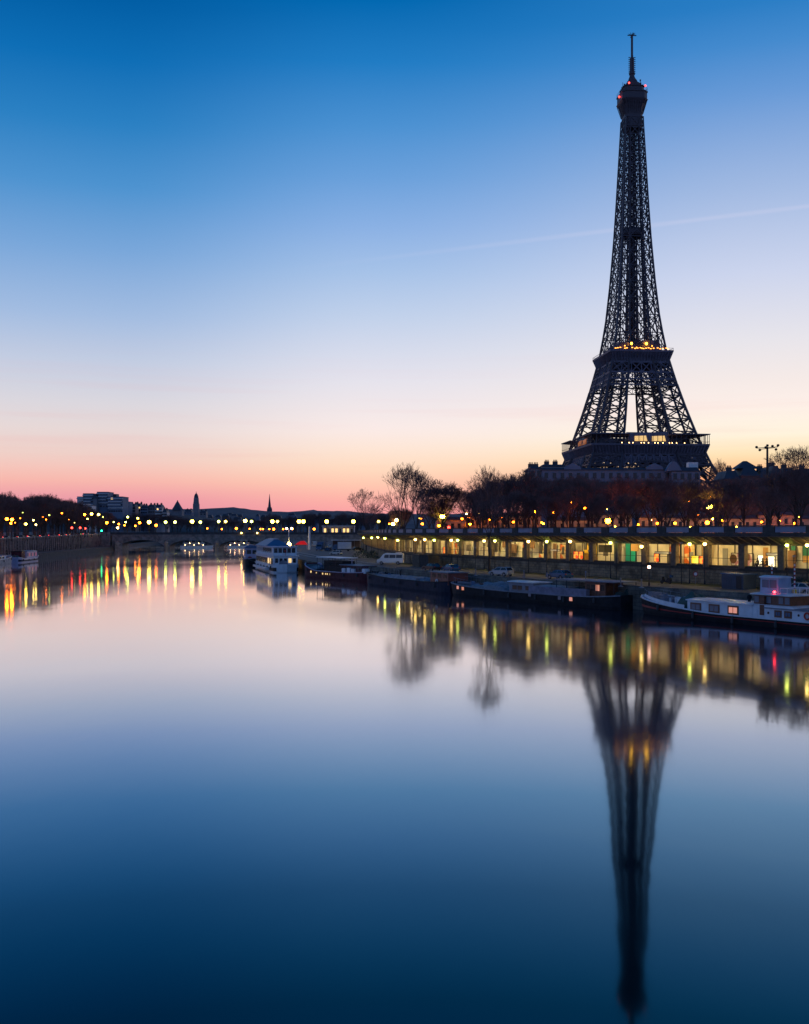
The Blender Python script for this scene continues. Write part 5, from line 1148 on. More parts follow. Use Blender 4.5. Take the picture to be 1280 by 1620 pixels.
# on the quay along the foot of the gallery wall
QL = offset(W, 1.2)
ql = [(575,851,'g'),(588,851,'g'),(598,850,'w'),(609,852,'g'),(629,855,'g'),(657,854,'w'),(672,854,'w'),(687,855,'g'),(714,855,'w'),(724,855,'g'),(766,856,'w'),(783,856,'g'),(836,857,'w'),(865,857,'g'),(902,857,'w'),(966,859,'g'),(1015,865,'w'),(1091,861,'g'),(1115,861,'w'),(1245,863,'g'),(1277,863,'w')]
for i, (px, py, c) in enumerate(ql):
    x, y, dx, dy = on_px(QL, px); z = CH+(HY-py)/F*y; cn = {'g':'greenish','w':'warm white'}[c]
    street_lamp(x, y, QZ+0.1, z, 0.165+0.0005*y, c, 20, '%s lamp on a thin post against the gallery wall, %s from the left' % (cn, ORD[i]), 'lamps along the gallery wall', 'lantern')
street_lamp(*on_px(offset(QE, -1.2), 1027)[:2], QZ, CH-(897-HY)/F*on_px(offset(QE, -1.2), 1027)[1], 0.2, 'p', 26, 'single pinkish lamp on the quay edge above the bow of the black and white barge', None, 'globe')
# on the upper road behind the parapet (px, py, distance, colour, radius, strength, label)
UL = [(962,824,190,'o',0.62,120,'very bright orange lamp just above the parapet below the tower'),(1122,801,172,'y',0.66,120,'very bright yellow lamp right of the tower base'),(700,817,262,'y',0.72,90,'bright yellow lamp in front of the broad round-topped tree'),
 (622,829,330,'w',0.62,70,'lower one of the bright double lamp above the white van'),(627,823,330,'w',0.66,80,'upper one of the bright double lamp above the white van'),
 (616,829,420,'o',0.45,30,'orange lamp just left of the bright double lamp'),(846,810,235,'o',0.40,60,'orange lamp with a bare tree before it, left of the tower trees'),(903,795,230,'o',0.34,50,'high orange lamp with a long lit arm under the tower'),(925,804,225,'o',0.30,40,'orange lamp between the high one and the very bright one'),(960,806,240,'w',0.20,22,'small pale lamp right above the very bright orange lamp'),
 (876,811,250,'o',0.24,26,'small orange lamp under the left part of the tower'),(1089,793,205,'o',0.30,45,'orange lamp left of the very bright yellow lamp'),(1126,787,205,'o',0.30,45,'orange lamp right above the very bright yellow lamp'),(1119,827,150,'o',0.36,45,'low orange lamp on the parapet under the very bright yellow one'),(1142,824,200,'o',0.34,40,'low orange lamp right of the very bright yellow one'),(1257,828,190,'o',0.26,30,'low orange lamp near the right edge of the photo'),
 (803,808,290,'o',0.32,40,'orange lamp left of the silver car, above the parapet'),(738,813,300,'w',0.30,30,'small pale lamp, left one of a close pair above the parapet'),(759,813,300,'w',0.30,30,'small pale lamp, right one of a close pair above the parapet'),(718,820,330,'o',0.35,30,'small low orange lamp just right of the bright yellow lamp'),(731,821,320,'o',0.40,34,'low orange lamp, left one of two below the pale pair'),(742,820,320,'o',0.40,34,'low orange lamp, right one of two below the pale pair'),
 (668,829,360,'o',0.50,30,'low orange lamp right of the bright double lamp'),(663,820,380,'y',0.3,20,'tiny yellow lamp, left one of a pair right of the double lamp'),(666,820.5,380,'o',0.3,20,'tiny orange lamp, right one of a pair right of the double lamp'),(775,822,320,'o',0.34,26,'low orange lamp behind the tall quay tree left of the silver car'),(793,819,310,'o',0.3,26,'low orange lamp right of the tall quay tree'),(812,826,280,'o',0.34,30,'low orange lamp amid the trunks above the silver car'),
 (1040,828,215,'o',0.30,34,'low orange lamp amid dark trunks right of the very bright orange one'),(1068,828,205,'o',0.34,40,'low orange lamp between the trunks left of the very bright yellow one'),(1205,826,215,'o',0.26,40,'low orange lamp at the foot of the floodlight mast'),(1176,826,230,'o',0.26,34,'low orange lamp behind trunks left of the floodlight mast'),(1010,830,230,'o',0.26,36,'low orange lamp behind the trunks under the tower'),(857,827,250,'o',0.28,40,'low orange lamp behind the left end of the tower trees'),(1105,815,240,'o',0.22,30,'small orange lamp in the lit twigs below the very bright yellow one')]
for px, py, y, c, r, s, lab in UL:
    z = CH+(HY-py)/F*y; street_lamp((px-640)/F*y, y, UZ-0.05, z, r*0.82, c, s*(1.7 if c == 'o' else 1.2), lab, None, 'globe' if s > 60 else 'lantern')
# glow of the boulevard behind the trees: street lamps along the far kerb
rbl = random.Random(41)
for i in range(13):
    y = 326-rbl.uniform(0, 4); px = 702+i*47+rbl.uniform(-15, 15); street_lamp((px-640)/F*y, y-3.5, UZ-0.05, UZ+rbl.uniform(2.2, 6.5), rbl.uniform(0.18, 0.32), rbl.choice('aao'), 340, 'orange boulevard lamp glowing through the trunks in front of the pale building', 'boulevard lamps behind the trees', 'lantern')
# bridge
bl_ = [(304,825,'y',0),(317,826,'g',1),(346,825,'g',1),(357,825,'y',0),(388,824,'y',0),(398,825,'g',1),(431,825,'y',0),(439,825,'y',1),(473,825,'y',0),(480,825,'y',1),(517,825,'y',0),(559,825,'y',0),(599,825,'y',0),(236,826,'y',0),(247,831,'o',0),(262,826,'g',1),(277,826,'g',0)]
for i, (px, py, c, far) in enumerate(sorted(bl_)):
    y = BY1-0.4 if far else BY0+0.4; big = px in (304,388,517,236,431,473,480,559)
    street_lamp((px-640)/F*y, y, 8.95, CH+(HY-py)/F*y, 1.05 if big else 0.78, c, 38 if big else 24, 'globe lamp on the stone bridge, %s from the left' % ORD[i], 'lamps on the stone bridge')
for i, (px, py) in enumerate(((328,836),(351,837),(374,836),(395,836.5),(412,837),(416,837),(433,837),(448,837),(497,837),(426,837),(463,837))):
    y = 700+8*(i % 3); street_lamp((px-640)/F*y, y, 0.5, CH+(HY-py)/F*y, 0.85 if px in (374,497,433) else 0.55, 'o', 20, 'orange lamp in the row seen just over the bridge parapet', 'orange lamps beyond the bridge')
for i, px in enumerate((382, 407)):
    y = BY0-0.9; t = thing('bridge_light', 'amber light on the bridge parapet, %s of two' % ('left','right')[i], 'light', ((px-640)/F*y, y, 9.9)); m = MB(); m.ball((0,0,0),0.42,6); m.build('bulb', lampmat('w', 16), t); m = MB(); m.box(-.2,-.1,-.9,.2,.35,-.4); m.build('bracket', M_dark, t)
# left bank
ll = [(11,821,'o',340,0.62,70),(19,822,'o',350,0.66,80),(17.5,828,'o',360,0.5,50),(41,829,'y',365,0.55,60),(53,823,'w',400,0.40,34),(57,830,'w',385,0.42,34),(32,820,'o',400,0.32,20),(36,811,'g',390,0.26,10),(78,815,'g',420,0.40,14),(98,812,'o',430,0.45,20),(134,814,'o',470,0.72,40),(138.5,821,'g',480,0.55,20),(145,813,'y',500,0.80,50),(156,814,'y',520,0.80,50),(163,818,'g',540,0.35,20),(169,827,'o',560,0.90,50),(180,826,'g',600,0.6,24),(188,829,'o',620,0.7,40),(186.5,835,'w',640,0.9,44),(202,818,'g',640,0.85,34),(199,826,'g',650,0.7,34),(197,831,'o',655,0.6,34),(218,820,'y',670,0.85,44),(221,827,'o',680,1.0,50),(214,832,'o',690,0.8,34),(109,822,'o',450,0.2,16),(68,818,'o',400,0.2,14),(24,827,'o',420,0.3,20),(73,822,'o',410,0.35,22),(118,827,'w',470,0.25,14)]
CN = {'w':'warm white','g':'pale green','o':'orange','y':'yellow','p':'pink'}; Ls = sorted(ll)
for i, (px, py, c, y, r, s) in enumerate(Ls):
    q = ORD[i] if i < 22 else ORD[len(Ls)-1-i]; side = 'counting from the left edge' if i < 22 else 'counting leftwards from the bridge lamps'
    street_lamp((px-640)/F*y, y, lwz(min(y, 590))-0.95, CH+(HY-py)/F*y, r*0.74, c, s*(1.3 if c == 'o' else 0.8), '%s left bank street lamp, %s %s' % (CN[c], q, side), 'left bank street lamps', 'globe' if s > 30 else 'lantern')
# traffic lights
def traffic_light(px, py, y, z0, which, label):
    t = thing('traffic_light', label, 'traffic light', ((px-640)/F*y, y, z0)); h = CH+(HY-py)/F*y-z0; m = MB(); m.tube((0,0.2,0),(0,0.2,h+0.5),0.09,None,8); m.build('post', M_dark, t)
    m = MB(); m.box(-.3,-.15,h-1.3,.3,.15,h+0.6); m.build('housing', M_hblack, t); m = MB(); m.lathe((0,-.16,h if which == 'red' else h-0.6), [(0.42,-0.08),(0.42,0.0)], 12, 'y'); m.build('signal', glow('signal_'+which, (255,50,30) if which == 'red' else (30,255,150), 14), t)
for px, py, y, w_, lab in ((114,835,440,'red','red traffic light on the left bank road, leftmost of the three red ones'),(127,835,470,'red','red traffic light on the left bank road, middle of the three red ones'),(135,836,485,'red','red traffic light on the left bank road, rightmost of the three red ones'),(161,838,560,'green','green traffic light near the left end of the bridge')): traffic_light(px, py, y, lwz(y)-0.95, w_, lab)
traffic_light(710, 834.5, 300, UZ, 'red', 'red traffic light above the parapet right of the bright yellow lamp')
# stair lights on the hill block
for k, py in enumerate((785, 794, 801, 806)):
    y = 1064; t = thing('stair_lamp', 'pale yellow lamp in the vertical row on the hill apartment block, %s from the top' % ORD[k], 'lamp', ((156-640)/F*y, y, CH+(HY-py)/F*y), 0, 'vertical row of lamps on the hill block'); m = MB(); m.ball((0,0,0),0.95,6); m.build('bulb', lampmat('y', 10), t); m = MB(); m.box(-.2,.6,-.2,.2,8,.2); m.build('bracket', M_dark, t)
# ================================================================== MASTS AND QUAY FURNITURE
t = thing('floodlight_mast', 'tall dark mast with a crossbar of floodlights above the right bank trees', 'mast', ((1214-640)/F*200, 200, UZ)); H = CH+(HY-707)/F*200-UZ
m = MB(); m.lathe((0,0,0), [(0.38,0),(0.34,2),(0.20,H)], 10); m.build('pole', M_dark, t); m = MB(); m.bar((-2.1,0,H-0.25),(2.1,0,H+0.0),0.16,0.14); m.bar((0,-.4,H-.3),(0,.4,H-.3),0.14); m.bar((-1.2,0.25,H-0.45),(1.6,0.25,H-0.15),0.1); m.build('crossbar', M_dark, t)
for x, z in ((-2.15,-0.05),(-1.5,-0.62),(0,0.28),(-0.35,-0.1),(1.0,0.15),(1.7,-0.5),(2.1,0.3)): m = MB(); m.lathe((x,-0.1,H+z), [(0.10,-0.2),(0.24,-0.1),(0.26,0.14),(0.1,0.24)], 10, 'y'); m.build('floodlight', M_dark, t)
y = 420; t = thing('quay_mast', 'thin mast with two pale floodlights behind the white passenger boat', 'mast', ((457-640)/F*y, y, QZ)); H = CH+(HY-837)/F*y-QZ
m = MB(); m.tube((0,0,0),(0,0,H),0.2,0.12,8); m.bar((-1.2,0,H),(1.4,0,H),0.15); m.build('pole', M_bwh, t)
for x in (-0.9, 1.2): m = MB(); m.ball((x,-.1,H+0.25),0.45,6); m.build('floodlight', lampmat('p', 24), t)
m = MB(); m.ball((0.2,-0.6,CH-(861-HY)/F*y-QZ),0.75,7); m.build('low_floodlight', lampmat('w', 55), t)
y = 425; t = thing('flag_pole', 'plain white pole on the quay right of the passenger boat', 'pole', ((489.5-640)/F*y, y, QZ)); H = CH+(HY-833)/F*y-QZ; m = MB(); m.lathe((0,0,0), [(0.55,0),(0.5,2),(0.42,H*0.7),(0.3,H)], 10); m.build('pole', M_bwh, t); m = MB(); m.bar((-1.0,0,H*.55),(0.1,0,H*.55),0.25); m.build('bracket', M_bwh, t)
def bollard(px, py, label):
    p = gnd(px, py, QZ); t = thing('mooring_post', label, 'mooring post', p); m = MB(); m.lathe((0,0,0), [(0.34,0),(0.34,0.08),(0.09,0.14),(0.075,1.0),(0.13,1.04),(0.05,1.15)], 10); m.build('post', M_bgrey, t)
for px, py, l in ((752.5,911,'pale mooring post on the quay left of the silver car'),(829,913.5,'pale mooring post on the quay right of the silver car'),(865.5,918,'pale mooring post on the quay just left of the blue car'),(982,928,'pale mooring post right of the flat canopy, left one of two'),(1015,930,'pale mooring post right of the flat canopy, right one of two')): bollard(px, py, l)
def box_unit(name, label, cat, px0, px1, ytop, wall, depth=2.2, off=3.2, roofm=None, door=True):
    a, b = on_px(offset(W, off), px0), on_px(offset(W, off), px1); c = Vector(((a[0]+b[0])/2, (a[1]+b[1])/2, QZ)); wd = math.dist(a[:2], b[:2]); ang = math.atan2(b[1]-a[1], b[0]-a[0]); h = CH+(HY-ytop)/F*c.y-QZ
    t = thing(name, label, cat, c, ang); m = MB(); m.box(-wd/2,-depth/2,0,wd/2,depth/2,h-0.12)
    m.build('body', wall, t); m = MB(); m.box(-wd/2-.12,-depth/2-.12,h-0.118,wd/2+.12,depth/2+.12,h); m.build('roof', roofm or wall, t)
    if door: m = MB(); m.box(wd/2-1.1,-depth/2-.04,0.05,wd/2-.25,-depth/2-.002,min(2.1,h-.3)); m.build('door', M_dark, t)
    m = MB()
    for j in range(int(wd/0.35)): x = -wd/2+0.2+j*0.35; m.box(x,-depth/2-.03,0.1,x+.05,-depth/2-.0015,h-.2)
    m.build('ribbing', wall, t)['kind'] = 'stuff'
box_unit('site_cabin', 'dark blue metal cabin against the stone wall behind the black and white barge', 'cabin', 1152, 1186, 907, mat('cabin_dark_blue', (0.035,0.06,0.10), 0.5, nscale=1, namt=0.2), roofm=M_bblue)
box_unit('concrete_kiosk', 'pale concrete box on the quay right of the white van', 'kiosk', 661, 672, 877, M_conc, 2.5, 3.5, None, False)
box_unit('dark_cabinet', 'dark box adjoining the pale concrete one behind the dark car', 'cabinet', 672.6, 686, 877, M_dconc, 2.4, 3.6, None, False)
x, y, dx, dy = on_px(offset(W, 1.9), 1100.5); t = thing('road_sign', 'round red-rimmed sign on a thin post before the stone wall', 'road sign', (x, y, QZ)); z = CH+(HY-908)/F*y-QZ
m = MB(); m.tube((0,0,0),(0,0,z+0.35),0.04,None,6); m.build('post', M_bgrey, t); m = MB(); m.lathe((0,-.05,z), [(0.34,-0.02),(0.34,0.02)], 18, 'y'); d = m.build('sign_plate', M_stripe, t); m = MB(); m.lathe((0,-.075,z), [(0.22,-0.004),(0.22,0.004)], 16, 'y'); m.build('sign_face', M_white, d); t.rotation_euler = (0,0,math.radians(-18))
for i, px in enumerate((752, 808, 932, 975, 1060, 1078, 1256)):
    x, y, dx, dy = on_px(offset(W, 2.2), px); t = thing('thin_pole', 'thin unlit pole standing before the gallery wall, %s of seven from the left' % ORD[i], 'pole', (x, y, QZ), 0, 'thin unlit poles by the gallery wall'); m = MB(); m.tube((0,0,0),(0,0,5.6 if i % 2 else 4.2),0.06,0.045,8); m.build('pole', M_dark, t); m = MB(); m.box(-.16,-.12,5.5 if i % 2 else 4.1,.16,.12,5.75 if i % 2 else 4.35); m.build('head', M_bgrey, t)
# low bushes at the foot of the wall
def bush(px, off, r, h, seed, label):
    x, y, dx, dy = on_px(offset(W, off), px); rb_ = random.Random(seed); m = MB()
    for i in range(420):
        a, e, q = rb_.uniform(0, 6.283), rb_.uniform(0, 1.4), rb_.uniform(0.5, 1)**0.5; p = Vector((math.cos(a)*math.cos(e)*r*q, math.sin(a)*math.cos(e)*r*q, math.sin(e)*h*q)); u = Vector((rb_.gauss(0,1),rb_.gauss(0,1),rb_.gauss(0,1))).normalized()*0.13; v = Vector((rb_.gauss(0,1),rb_.gauss(0,1),rb_.gauss(0,1))).normalized()*0.13
        m.add([p-u, p+v, p+u, p-v], [(0,1,2,3)])
    t = thing('bush', label, 'bush', (x, y, QZ+0.02)); m.build('foliage', M_tarp, t); m = MB(); [m.tube((0,0,0),(math.cos(k)*r*.5,math.sin(k)*r*.5,h*.6),0.03,0.015,4) for k in range(5)]; m.build('stem', M_bark, t)
bush(590, 2.5, 1.6, 2.2, 1, 'dark bush at the foot of the wall by the leftmost quay trees'); bush(1262, 2.8, 1.6, 1.9, 2, 'dark bush on the quay at the right edge, left one of two'); bush(1278, 2.8, 1.5, 1.6, 3, 'dark bush on the quay at the right edge, right one of two'); bush(570, 6.0, 2.6, 2.0, 4, 'dark bush beside the far end of the quay left of the quay trees')
# ================================================================== VEHICLES
M_tyre = mat('tyre', (0.02,0.02,0.02), 0.8); M_rim = mat('rim', (0.3,0.3,0.32), 0.35, 0.7); M_cglass = mat('car_glass', (0.02,0.03,0.04), 0.05, spec=0.6)
M_headoff = mat('headlamp_glass', (0.5,0.5,0.52), 0.15); M_tailoff = mat('tail_lamp', (0.25,0.01,0.01), 0.3)
M_headon = glow('headlamp_lit', (255,225,170), 26); M_tailon = glow('tail_lamp_lit', (255,40,20), 12)
def paint(name, c): return mat('paint_'+name, c, 0.25, 0.3, spec=0.6)
def car(label, loc, ang, pm, kind='hatch', lit=False, name='parked_car', cat='car', group=None):
    t = thing(name, label, cat, loc, ang, group)
    if kind == 'van': L_, B_, bp, gp = 5.9, 2.0, [(-2.95,.38),(-2.95,2.25),(-2.75,2.5),(0.9,2.55),(1.55,2.3),(2.25,1.35),(2.85,1.12),(2.95,.75),(2.93,.38)], None
    elif kind == 'saloon': L_, B_, bp = 4.4, 1.76, [(-2.2,.35),(-2.2,.85),(-1.95,.98),(-1.35,1.0),(1.0,.95),(2.0,.75),(2.2,.6),(2.2,.3)]
    else: L_, B_, bp = 4.0, 1.72, [(-2.0,.35),(-2.02,.85),(-1.9,1.0),(1.0,.98),(1.85,.72),(2.0,.58),(2.0,.3)]
    wr = 0.34 if kind == 'van' else 0.31; ax = (1.95,-1.75) if kind == 'van' else (1.3,-1.28)
    bot = []
    for cx_ in ax:      # wheel arches cut into the lower outline
        bot += [(cx_+(wr+.07)*math.cos(a), wr+(wr+.07)*math.sin(a)) for a in [math.pi*k/8 for k in range(9)]]
    poly = bp+[(p[0], max(p[1], 0.3)) for p in bot]
    m = MB(); n = len(poly); hw = B_/2; 
    def yy(z): return hw*(1-0.10*max(0, (z-1.0)/1.5)) if kind == 'van' else hw*(1-0.03*max(0, z-0.6))
    vs = [(x, -yy(z), z) for x, z in poly]+[(x, yy(z), z) for x, z in poly]; m.add(vs, [tuple(range(n)), tuple(range(n, 2*n))[::-1]]+[(i, n+i, n+(i+1) % n, (i+1) % n) for i in range(n)]); body = m.build('body', pm, t)
    md = body.modifiers.new('Bevel', 'BEVEL'); md.width = 0.035; md.segments = 2; md.limit_method = 'ANGLE'
    if kind == 'van':
        m = MB()
        for s_ in (-1, 1):
            for x0, x1 in ((-2.7,-1.35),(-1.25,0.15),(0.25,1.15)):
                m = MB(); a, b_ = 1.45, 2.2; m.hexa([(x0,s_*yy(a),a),(x1+.25*(x1 > 1),s_*yy(a),a),(x1+.25*(x1 > 1),s_*(yy(a)+.015),a),(x0,s_*(yy(a)+.015),a),(x0,s_*yy(b_),b_),(x1,s_*yy(b_),b_),(x1,s_*(yy(b_)+.015),b_),(x0,s_*(yy(b_)+.015),b_)]); m.build('side_window', M_cglass, t)
        m = MB(); m.hexa([(1.60,-.78,2.23),(2.23,-.86,1.38),(2.23,.86,1.38),(1.60,.78,2.23),(1.64,-.78,2.25),(2.28,-.86,1.40),(2.28,.86,1.40),(1.64,.78,2.25)]); m.build('windscreen', M_cglass, t)
        m = MB(); m.box(-2.4,-.6,2.53,-1.2,.6,2.66); m.build('roof_unit', M_bwh, t)
    else:
        b0 = 0.97; x0, x1, r0, r1, h = (-1.75,1.0,-1.1,0.25,1.42) if kind == 'saloon' else (-1.88,1.05,-1.55,0.3,1.5)
        m = MB(); m.hexa([(x0,-hw+.05,b0),(x1,-hw+.05,b0-.02),(x1,hw-.05,b0-.02),(x0,hw-.05,b0),(r0,-hw+.22,h-.06),(r1,-hw+.22,h-.06),(r1,hw-.22,h-.06),(r0,hw-.22,h-.06)]); m.build('windows', M_cglass, t)
        m = MB(); m.hexa([(r0-.05,-hw+.2,h-.07),(r1+.05,-hw+.2,h-.07),(r1+.05,hw-.2,h-.07),(r0-.05,hw-.2,h-.07),(r0+.05,-hw+.28,h),(r1-.1,-hw+.28,h),(r1-.1,hw-.28,h),(r0+.05,hw-.28,h)])
        for s_ in (-1, 1):
            m.bar((x1-.02,s_*(hw-.06),b0),(r1,s_*(hw-.21),h-.05),.07); m.bar((x0+.02,s_*(hw-.06),b0),(r0,s_*(hw-.21),h-.05),.1); m.bar(((x0+x1)/2,s_*(hw-.045),b0),((r0+r1)/2,s_*(hw-.2),h-.05),.07)
        m.build('roof', pm, t)
    for s_ in (-1, 1):
        for cx_ in ax:
            m = MB(); m.lathe((cx_,s_*(hw-.12),wr), [(wr*.62,-.11),(wr,-.09),(wr,.09),(wr*.62,.11)], 16, 'y'); wl_ = m.build('wheel', M_tyre, t); m = MB(); m.lathe((cx_,s_*(hw-.12),wr), [(wr*.6,-.115),(wr*.6,.115)], 12, 'y'); m.build('rim', M_rim, wl_)
        m = MB(); x = L_/2; zz = .72 if kind != 'van' else .95; m.box(x-.18,s_*(hw-.42)-.16,zz-.12,x+.015,s_*(hw-.42)+.16,zz+.04); m.build('headlight', M_headon if lit else M_headoff, t)
        m = MB(); m.box(-x-.015,s_*(hw-.25)-.12,.75,-x+.05,s_*(hw-.25)+.12,.95); m.build('tail_light', M_tailon if lit else M_tailoff, t)
        m = MB(); m.box(x*.42,s_*(hw+.01),b0 if kind != 'van' else 1.4,x*.42+.14,s_*(hw+.2),(b0 if kind != 'van' else 1.4)+.18); m.build('wing_mirror', pm, t)
    return t
P_sil, P_blk, P_blu, P_wht, P_red = paint('silver', (0.42,0.44,0.46)), paint('black', (0.03,0.03,0.035)), paint('blue', (0.05,0.12,0.22)), paint('white', (0.68,0.68,0.66)), paint('red', (0.3,0.02,0.02))
def ongnd(px, py, z=QZ): v = gnd(px, py, z); return (v.x, v.y, z)
def lane(px): # heading of the quay at a photo column, degrees
    x, y, dx, dy = on_px(W, px); return math.atan2(dy, dx)
car('white van with dark side windows parked on the far part of the quay', ongnd(618, 893), math.radians(172), P_wht, 'van', name='white_van', cat='van')
car('black saloon car parked by the dark box right of the white van', ongnd(683, 903.5), lane(683)+0.15, P_blk, 'saloon')
car('dark blue saloon car parked third from the left along the wall', ongnd(713, 905), lane(713), P_blu, 'saloon')
car('silver hatchback parked before the stone wall at the foot of a tall tree', ongnd(793, 911.5), lane(793)+0.35, P_sil)
car('blue car parked behind the canopy of the long black barge', ongnd(885, 916.5), lane(885)+0.1, P_blu, 'saloon')
car('silver car partly hidden behind the stern of the black and white barge', (*on_px(offset(W, 7.0), 1265)[:2], QZ), lane(1265)+0.1, P_sil, 'saloon')
for px, py, a, pm, k, lab in ((532,878,2.6,P_wht,'hatch','small white car alone on the open quay above the red barge'),(554,868,0.2,P_blu,'saloon','blue car just right of the white box truck'),(497,864.5,1.8,P_wht,'van','white van left of the blue box truck'),(522,866,1.7,P_wht,'hatch','white car between the blue truck and the white box truck'),(520,872,1.4,P_blu,'hatch','dark blue car below the white car between the two trucks'),(566,871,0.4,P_blk,'saloon','black car under the leftmost tall quay tree')):
    car(lab, ongnd(px, py), a, pm, k)
def truck(label, px, py, ang, boxm, cabm, name='box_truck'):
    t = thing(name, label, 'truck', ongnd(px, py), ang)
    m = MB(); m.box(-3.6,-1.2,.9,1.6,1.2,3.5); m.build('cargo_box', boxm, t); m = MB(); m.extr_y([(1.75,.5),(1.75,2.5),(2.1,2.6),(3.0,2.5),(3.45,1.6),(3.6,1.3),(3.6,.5)],-1.1,1.1); m.build('cab', cabm, t)
    m = MB(); m.hexa([(3.06,-.95,2.42),(3.5,-.95,1.62),(3.5,.95,1.62),(3.06,.95,2.42),(3.1,-.95,2.44),(3.54,-.95,1.64),(3.54,.95,1.64),(3.1,.95,2.44)]); m.build('windscreen', M_cglass, t); m = MB(); m.box(-3.5,-.5,.55,3.2,.5,.9); m.build('chassis', M_dark, t)
    for x in (-2.4, 2.7):
        for s_ in (-1, 1): m = MB(); m.lathe((x,s_*.98,.45), [(.28,-.14),(.45,-.12),(.45,.12),(.28,.14)], 14, 'y'); m.build('wheel', M_tyre, t)
    for s_ in (-1, 1):
        m = MB(); m.box(3.58,s_*.8-.15,.7,3.62,s_*.8+.15,.9); m.build('headlight', M_headoff, t)
truck('white box truck parked on the quay before the bridge', 541, 872, math.radians(184), M_bwh, M_bblue)
truck('tall blue box truck seen end on beside the white pole', 508, 871, math.radians(-100), M_bblue, M_bblue)
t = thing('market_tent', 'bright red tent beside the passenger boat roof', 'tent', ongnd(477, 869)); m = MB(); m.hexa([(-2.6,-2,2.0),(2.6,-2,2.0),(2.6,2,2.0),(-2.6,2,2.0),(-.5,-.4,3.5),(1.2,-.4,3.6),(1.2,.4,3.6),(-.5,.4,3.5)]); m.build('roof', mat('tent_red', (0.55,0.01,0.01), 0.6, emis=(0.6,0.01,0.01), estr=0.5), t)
for a, b_ in ((-2.5,-1.9),(2.5,-1.9),(2.5,1.9),(-2.5,1.9)): m = MB(); m.tube((a,b_,0),(a,b_,2.0),0.05,None,6); m.build('pole', M_bwh, t)
y = 440; t = thing('quay_shelter', 'long low shelter with a pale flat roof on the far quay', 'shelter', ((548-640)/F*y, y, QZ)); m = MB(); m.box(-6.4,-2,3.7,6.4,2,3.95); m.build('roof', M_bwh, t)
for i in range(6): m = MB(); m.tube((-6+i*2.4,-1.7,0),(-6+i*2.4,-1.7,3.7),0.08,None,6); m.build('column', M_bgrey, t)
m = MB(); m.box(-6,1.2,0,6,1.4,3.69); m.build('rear_wall', M_bdark, t)
def scooter(label, px, off, ang):
    x, y, dx, dy = on_px(offset(W, off), px); t = thing('motor_scooter', label, 'scooter', (x, y, QZ+0.01), ang)
    m = MB(); m.extr_y([(-.85,.45),(-.8,.8),(-.3,.85),(-.1,.5),(.3,.42),(.5,1.0),(.62,1.0),(.6,.35),(-.1,.25),(-.6,.25)],-.16,.16); m.build('body', P_blk, t); m = MB(); m.box(-.8,-.14,.8,-.15,.14,.92); m.build('seat', M_tyre, t)
    m = MB(); m.bar((.56,-.35,1.08),(.56,.35,1.08),.05); m.bar((.56,0,.9),(.56,0,1.08),.06); m.build('handlebar', M_rim, t)
    for xx in (-.62,.72): m = MB(); m.lathe((xx,0,.26), [(.14,-.06),(.26,-.05),(.26,.05),(.14,.06)], 14, 'y'); m.build('wheel', M_tyre, t)
    m = MB(); m.box(.6,-.1,.75,.68,.1,.95); m.build('headlight', M_headoff, t); m = MB(); m.box(-1.05,-.2,.9,-.72,.2,1.25); m.build('top_box', P_blu, t)
scooter('black motor scooter with a top box parked alone before the stone wall', 1054, 3.4, 2.2); scooter('dark motor scooter among the bushes at the right edge', 1270, 4.4, 1.9)
# traffic on the left bank road and on the upper road
rc = random.Random(12)
for i in range(24):
    y = 330+i*10.5; p = [q for q in offset(LW, 4.2+3.2*(i % 2)) if q[1] > y][0]; go = i % 2
    car('car with lit lamps driving on the left bank road', (p[0], p[1], lwz(p[1])-0.90), math.radians(97 if go else -83), (P_blk, P_sil, P_blu, P_wht)[i % 4], ('hatch','saloon')[i % 2], True, 'driving_car', 'car', 'cars on the left bank road')
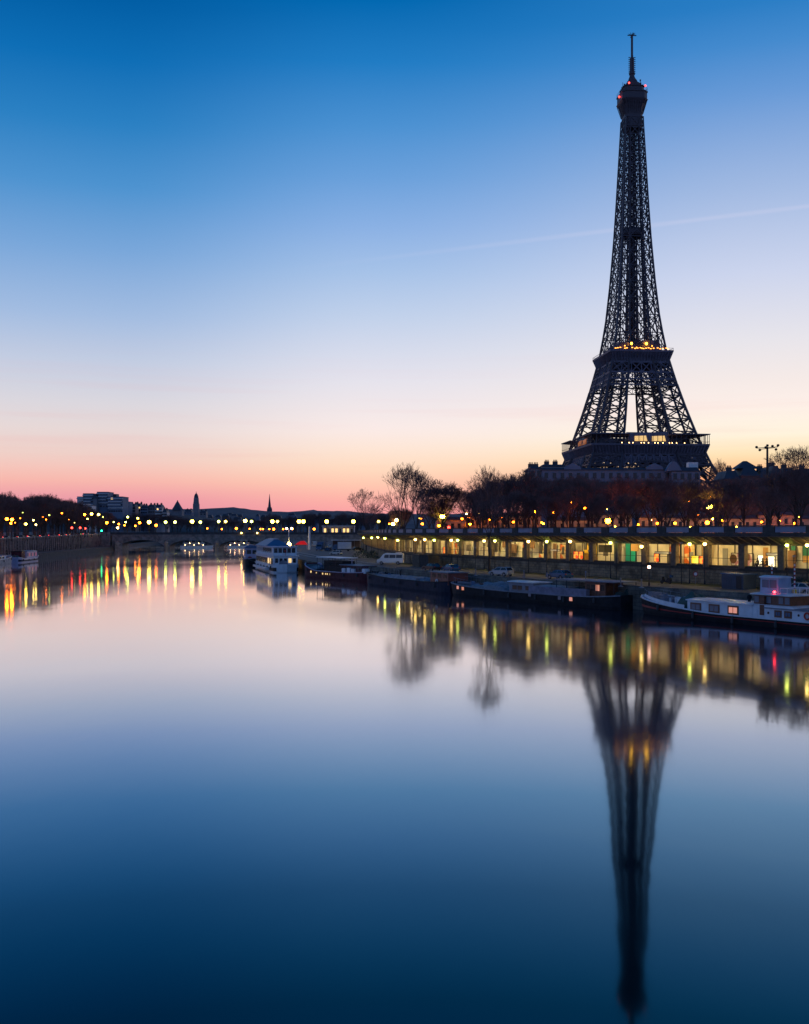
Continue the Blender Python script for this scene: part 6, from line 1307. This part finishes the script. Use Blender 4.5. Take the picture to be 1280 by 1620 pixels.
# ================================================================== PEOPLE WAITING IN THE GALLERY
def seated(label, px, lean, coat):
    x, y, dx, dy = on_px(offset(W, -1.7), px); t = thing('person', label, 'person', (x, y, DZ+0.02), math.atan2(-dx, dy)*0+math.atan2(dx, -dy)+math.pi/2*0)
    V, E, R = [], [], []
    def v(p, r, par=None):
        V.append(p); R.append(r)
        if par is not None: E.append((par, len(V)-1))
        return len(V)-1
    pl = v((0,0,.50), (.15,.13)); ab = v((0,.02,.68), (.14,.11), pl); ch_ = v((lean*.5,-.02,.90), (.17,.12), ab); nk = v((lean,-.05,1.10), (.06,.06), ch_); h1 = v((lean,-.08,1.20), (.085,.10), nk); v((lean,-.07,1.31), (.075,.085), h1)
    for s_ in (-1, 1):
        hp = v((s_*.1,-.06,.50), (.10,.09), pl); kn = v((s_*.12,-.46,.52), (.07,.07), hp); an = v((s_*.12,-.46,.10), (.045,.05), kn); v((s_*.13,-.62,.05), (.045,.035), an)
        sh = v((s_*.19+lean*.7,-.02,1.02), (.065,.065), ch_); el = v((s_*.25+lean*.4,-.12,.76), (.05,.05), sh); wr_ = v((s_*.14,-.36,.64), (.036,.036), el); hd = v((s_*.10,-.43,.62), (.035,.025), wr_)
        for f_ in range(4): k1 = v((s_*.10+(f_-1.5)*.018,-.47,.61), (.010,.010), hd); v((s_*.10+(f_-1.5)*.02,-.50-.006*(f_ in (1,2)),.58), (.008,.008), k1)
        v((s_*.055,-.45,.63), (.011,.011), hd)
    me = bpy.data.meshes.new('body'); me.from_pydata(V, E, []); o = bpy.data.objects.new('body', me); col.objects.link(o); md = o.modifiers.new('Skin', 'SKIN'); o.modifiers.new('Sub', 'SUBSURF').render_levels = 1
    if not me.skin_vertices: 
        me.attributes  # the modifier adds the layer when the object is evaluated
        import bmesh; bm = bmesh.new(); bm.from_mesh(me); bm.verts.layers.skin.verify(); bm.to_mesh(me); bm.free()
    for i, r in enumerate(R): me.skin_vertices[0].data[i].radius = r; me.skin_vertices[0].data[i].use_root = (i == 0)
    me.materials.append(coat); o.parent = t
    m = MB(); m.ball((lean,-.05,1.30), 0.105, 8, 1.0); m.build('hair', M_dark, t)
coat = mat('dark_coat', (0.03,0.028,0.035), 0.8); coat2 = mat('brown_coat', (0.06,0.04,0.03), 0.8)
for px, lab, ln_, cc in ((1199.5,'person in a dark coat sitting in the lit gallery, left of the three',0.02,coat),(1207,'person in a brown coat sitting upright in the lit gallery, middle of the three',-.01,coat2),(1214,'person in a dark coat sitting in the lit gallery, right of the three',0.04,coat)): seated(lab, px, ln_, cc)
a, b_ = on_px(offset(W, -1.7), 1196), on_px(offset(W, -1.7), 1219); t = thing('platform_bench', 'long bench in the gallery carrying the three waiting people', 'bench', ((a[0]+b_[0])/2, (a[1]+b_[1])/2, DZ+0.015), math.atan2(b_[1]-a[1], b_[0]-a[0])); wd = math.dist(a[:2], b_[:2])
m = MB(); m.box(-wd/2,-.22,.40,wd/2,.22,.45); m.build('seat', M_brown, t)
for x in (-wd/2+.2, 0, wd/2-.2): m = MB(); m.box(x-.04,-.18,0,x+.04,.18,.398); m.build('leg', M_dark, t)
